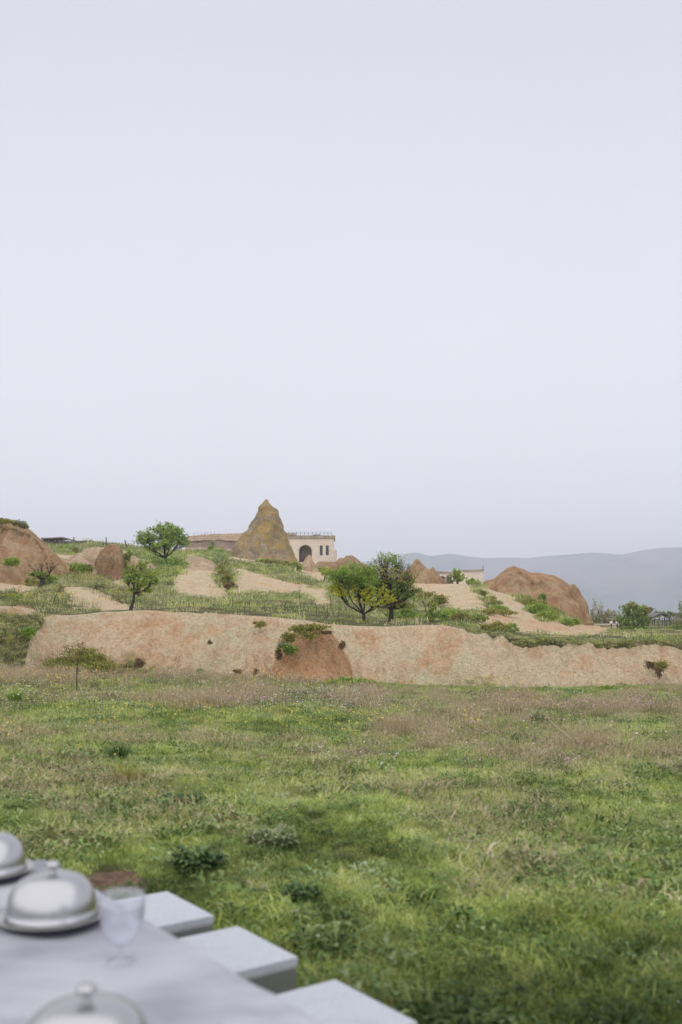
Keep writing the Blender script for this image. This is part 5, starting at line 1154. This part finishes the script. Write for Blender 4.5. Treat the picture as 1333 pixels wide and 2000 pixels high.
# slopes behind the bank
n = 60000; y = np.sqrt(rng.uniform(34 ** 2, 158 ** 2, n) * .5 + rng.uniform(34 ** 2, 90 ** 2, n) * .5); s = rng.uniform(-.47, .47, n); x = s * y
g = grass_at(x, y) > .5; _, _, ycx, _ = bank(np.clip(px_of(x, y), -400, 1800)); g &= y > ycx + .45
x, y = x[g], y[g]; z = H(x, y); fx_, fy_ = proj(x, y, z)
nl = fbm(x * .12, y * .08, 5, 4); nm = fbm(x * .5, y * .5, 2, 3)
dry = .38 + .14 * nl + .10 * nm
for (cx_, cy_, rx_, ry_, am) in ((340, 1130, 50, 30, -.2), (400, 1175, 150, 25, -.08), (1150, 1245, 250, 8, .05), (1250, 1237, 120, 4, .25), (880, 1200, 60, 15, -.05), (600, 1100, 60, 20, .15), (850, 1165, 40, 20, .1), (60, 1175, 80, 12, -.12)):
    dry += am * np.exp(-((fx_ - cx_) / rx_) ** 2 - ((fy_ - cy_) / ry_) ** 2)
idx = np.where(rng.uniform(0, 1, len(x)) < .22 + .2 * (nm > .6), 5 + rng.integers(0, 3, len(x)), rng.integers(0, 5, len(x)))
scatter('slope_grass', x, y, idx, rng.uniform(.6, 1.3, len(x)) * (.75 + .35 * sstep(45, 90, y)) * np.where((fx_ > 1120) & (y > 40), .38, 1) * np.where(rng.uniform(0, 1, len(x)) < .04, 1.8, 1), CS, 'green grass covering the slopes behind the earth bank', dry)
# grassy spur at the left and the fringe on the right hand crest
pxr = rng.uniform(-200, 84, 2600); ybr, _, ycr, _ = bank(pxr); fr_ = rng.uniform(0, 1, 2600); yr = ybr + fr_ * (ycr - ybr); xr = s_of(pxr) * yr
m = grass_at(xr, yr) > .5; xr, yr = xr[m], yr[m]
pxq = rng.uniform(905, 1560, 3200); _, _, ycq, _ = bank(pxq); yq_ = ycq + np.abs(rng.normal(0, .3, 3200)) - .10 * (rng.uniform(0, 1, 3200) < .35); xq = s_of(pxq) * yq_
xa, ya = np.concatenate([xr, xq]), np.concatenate([yr, yq_])
ia = np.where(rng.uniform(0, 1, len(xa)) < .3, 5 + rng.integers(0, 3, len(xa)), rng.integers(0, 5, len(xa)))
scatter('crest_grass', xa, ya, ia, rng.uniform(.22, .45, len(xa)), CS, 'tufty grass on the left spur and along the right hand crest of the bank', .44 + .15 * rng.normal(size=len(xa)), tilt=.25)
# yellow bloom on the left slopes
for nm_, pl, cnt in (('yellow', [(100, 1125), (140, 1118), (260, 1165), (300, 1190), (200, 1170)], 420), ('low', [(0, 1165), (120, 1165), (210, 1195), (90, 1203), (0, 1190)], 300), ('spur', [(0, 1200), (60, 1205), (50, 1260), (0, 1290)], 150)):
    px_, py_ = rng.uniform(0, 300, 60000), None
    yy_ = rng.uniform(31, 75, 60000); xx_ = s_of(px_) * yy_; zz_ = H(xx_, yy_); a, b = proj(xx_, yy_, zz_); m = inpoly(a, b, pl); xx_, yy_ = xx_[m][:cnt], yy_[m][:cnt]
    scatter('slope_flowers', xx_, yy_, rng.integers(0, 3, len(xx_)), rng.uniform(1.6, 3.0, len(xx_)) * (1 if nm_ != 'spur' else .6), CF[0], {'yellow': 'yellow flowers on the slope below the red boulder', 'low': 'yellow flowers on the low slope above the left spur', 'spur': 'yellow flowers on the grassy spur at the left edge'}[nm_], 0 * xx_)
# loose stones on the bank
CP = bpy.data.collections.new('pebble_templates')
t = NT('pebble'); oi = t.n('ShaderNodeObjectInfo').outputs['Random']
M_PEB = t.out(t.bsdf(t.ramp(oi, [(0, (.38, .26, .17)), (.3, (.48, .35, .24)), (.6, (.53, .43, .31)), (.85, (.60, .51, .39)), (1, (.42, .34, .25))]), .95))
import bmesh
for i in range(4):
    bm = bmesh.new(); bmesh.ops.create_icosphere(bm, subdivisions=1, radius=.5)
    for v in bm.verts: v.co = Vector((v.co.x * U(.7, 1.2), v.co.y * U(.6, 1.1), v.co.z * U(.4, .8)))
    me = bpy.data.meshes.new('pebble'); bm.to_mesh(me); bm.free(); me.materials.append(M_PEB); o = bpy.data.objects.new('pebble_t%d' % i, me); CP.objects.link(o)
n = 46000; pxp = rng.uniform(-100, 1480, n); ybp, _, ycp, _ = bank(pxp); fr_ = rng.uniform(-.03, 1.0, n); yp = ybp + fr_ * (ycp - ybp); xp = s_of(pxp) * yp
m = grass_at(xp, yp) < .5; xp, yp = xp[m], yp[m]
scatter('bank_scree', xp, yp, rng.integers(0, 4, len(xp)), .012 + .042 * rng.uniform(0, 1, len(xp)) ** 4, CP, 'loose small stones scattered over the bare earth bank', 0 * xp)

# plants one can pick out in the meadow
def tuft(px, py, rx, ry, mat, label, n=260, lf='blade', dead=0, z=None):
    B = Pz(px, py, 0)
    for _ in range(4): B = Pz(px, py, float(H(B.x, B.y)))
    k = B.y / F; V, Fc, A = [], [], []; V2, F2, A2 = [], [], []
    r = rx * k; h = ry * k * 1.6
    for i in range(n):
        a = U(0, 6.28); q = math.sqrt(U(0, 1)); b = np.array([B.x + r * q * .6 * math.cos(a), B.y + r * q * .6 * math.sin(a), B.z - .01])
        if lf == 'blade': blade(V, Fc, A, b, a + U(-.6, .6), h * U(.6, 1.15), q * .7 + U(0, .25), max(.004, k * 1.6), 3, U(0, 1))
        else: leafshape(V, Fc, A, b + np.array([0, 0, h * U(0, .6)]), a + U(-.9, .9), r * U(.25, .55), r * U(.14, .26), U(-.15, .9), U(0, 1))
    o = make_mesh('weed_clump' if lf != 'blade' else 'grass_tuft', np.array(V), Fc, mat, None, False, {'rnd': ('FACE', A)})
    return tag(o, label, 'plant' if lf != 'blade' else 'grass tuft')
tuft(1051, 1414, 17, 20, L_SAGE, 'blue green upright tuft in the pinkish part of the meadow')
tuft(30, 1374, 15, 20, L_GREEN, 'dark green upright tuft in the meadow at the left edge')
tuft(232, 1484, 24, 22, L_DEEP, 'dark upright tuft in the meadow above the white flowers')
tuft(78, 1345, 22, 14, L_PALE, 'pale silvery tuft left of the thin sapling', 200)
tuft(185, 1345, 14, 12, L_SAGE, 'bluish tuft just right of the thin sapling', 160)
tuft(385, 1700, 62, 26, L_DEEP, 'big dark broad leafed weed behind the stools', 230, 'leaf')
tuft(590, 1762, 48, 28, L_DEEP, 'dark glossy leafed weed right of the farthest stool with yellow flowers', 170, 'leaf')
tuft(355, 1580, 52, 18, L_DEEP, 'deep green low weed patch in the middle of the meadow left', 260, 'leaf')
tuft(495, 1750, 40, 14, L_PALE, 'pale green big leafed plant between the two dark weeds', 40, 'leaf')
tuft(250, 1530, 44, 26, L_OLIVE, 'brownish green scruffy tuft beside yellow flowers in the meadow', 320)
tuft(1180, 1655, 40, 16, L_SAGE, 'greyish tuft with brown stems in the right of the meadow', 220)
tuft(530, 1650, 60, 14, L_SAGE, 'grey green feathery patch above the pale leafed plant', 260, 'leaf')
tuft(610, 1345, 40, 6, L_OLIVE, 'low olive fringe at the foot of the clay bulge', 160)
tuft(70, 1484, 20, 5, L_RED, 'small bare reddish patch with dry stems in the left of the meadow', 200)

# bare patch of dark earth where the grass is worn away
c0 = Pz(218, 1722, 0); gx = np.linspace(-1, 1, 60); PXq, PYq = np.meshgrid(gx, gx, indexing='ij')
rr_ = np.hypot(PXq, PYq); sq = np.maximum(np.abs(PXq), np.abs(PYq)); k_ = np.where(rr_ > 0, sq / np.maximum(rr_, 1e-6), 1); ux, uy = PXq * k_, PYq * k_; rad = np.hypot(ux, uy)
edge = 1 + .22 * fbm(ux * 1.5, uy * 1.5, 3, 3)
xq, yq = c0.x + ux * .26 * edge, c0.y + uy * .36 * edge
zq = H(xq, yq) + .004 + .03 * (1 - rad ** 2).clip(0, 1) * (.6 + .8 * np.abs(fbm(xq * 9, yq * 9, 1, 3))) - .02 * rad ** 6
t = NT('worn_earth'); p = t.pos(); n1 = t.noise(30, 5, p, .7); n2 = t.noise(7, 4, p, .7)
c = t.ramp(t.math('ADD', t.math('MULTIPLY', n1, .6), t.math('MULTIPLY', n2, .4)), [(.35, (.05, .03, .018)), (.5, (.13, .075, .045)), (.65, (.24, .15, .095))])
tag(make_mesh('bare_soil_patch', np.stack([xq, yq, zq], -1), grid_faces(60, 60), t.out(t.bsdf(c, .95, n1, .9, .02))), 'small worn patch of brown earth beyond the middle cloche', kind='structure')
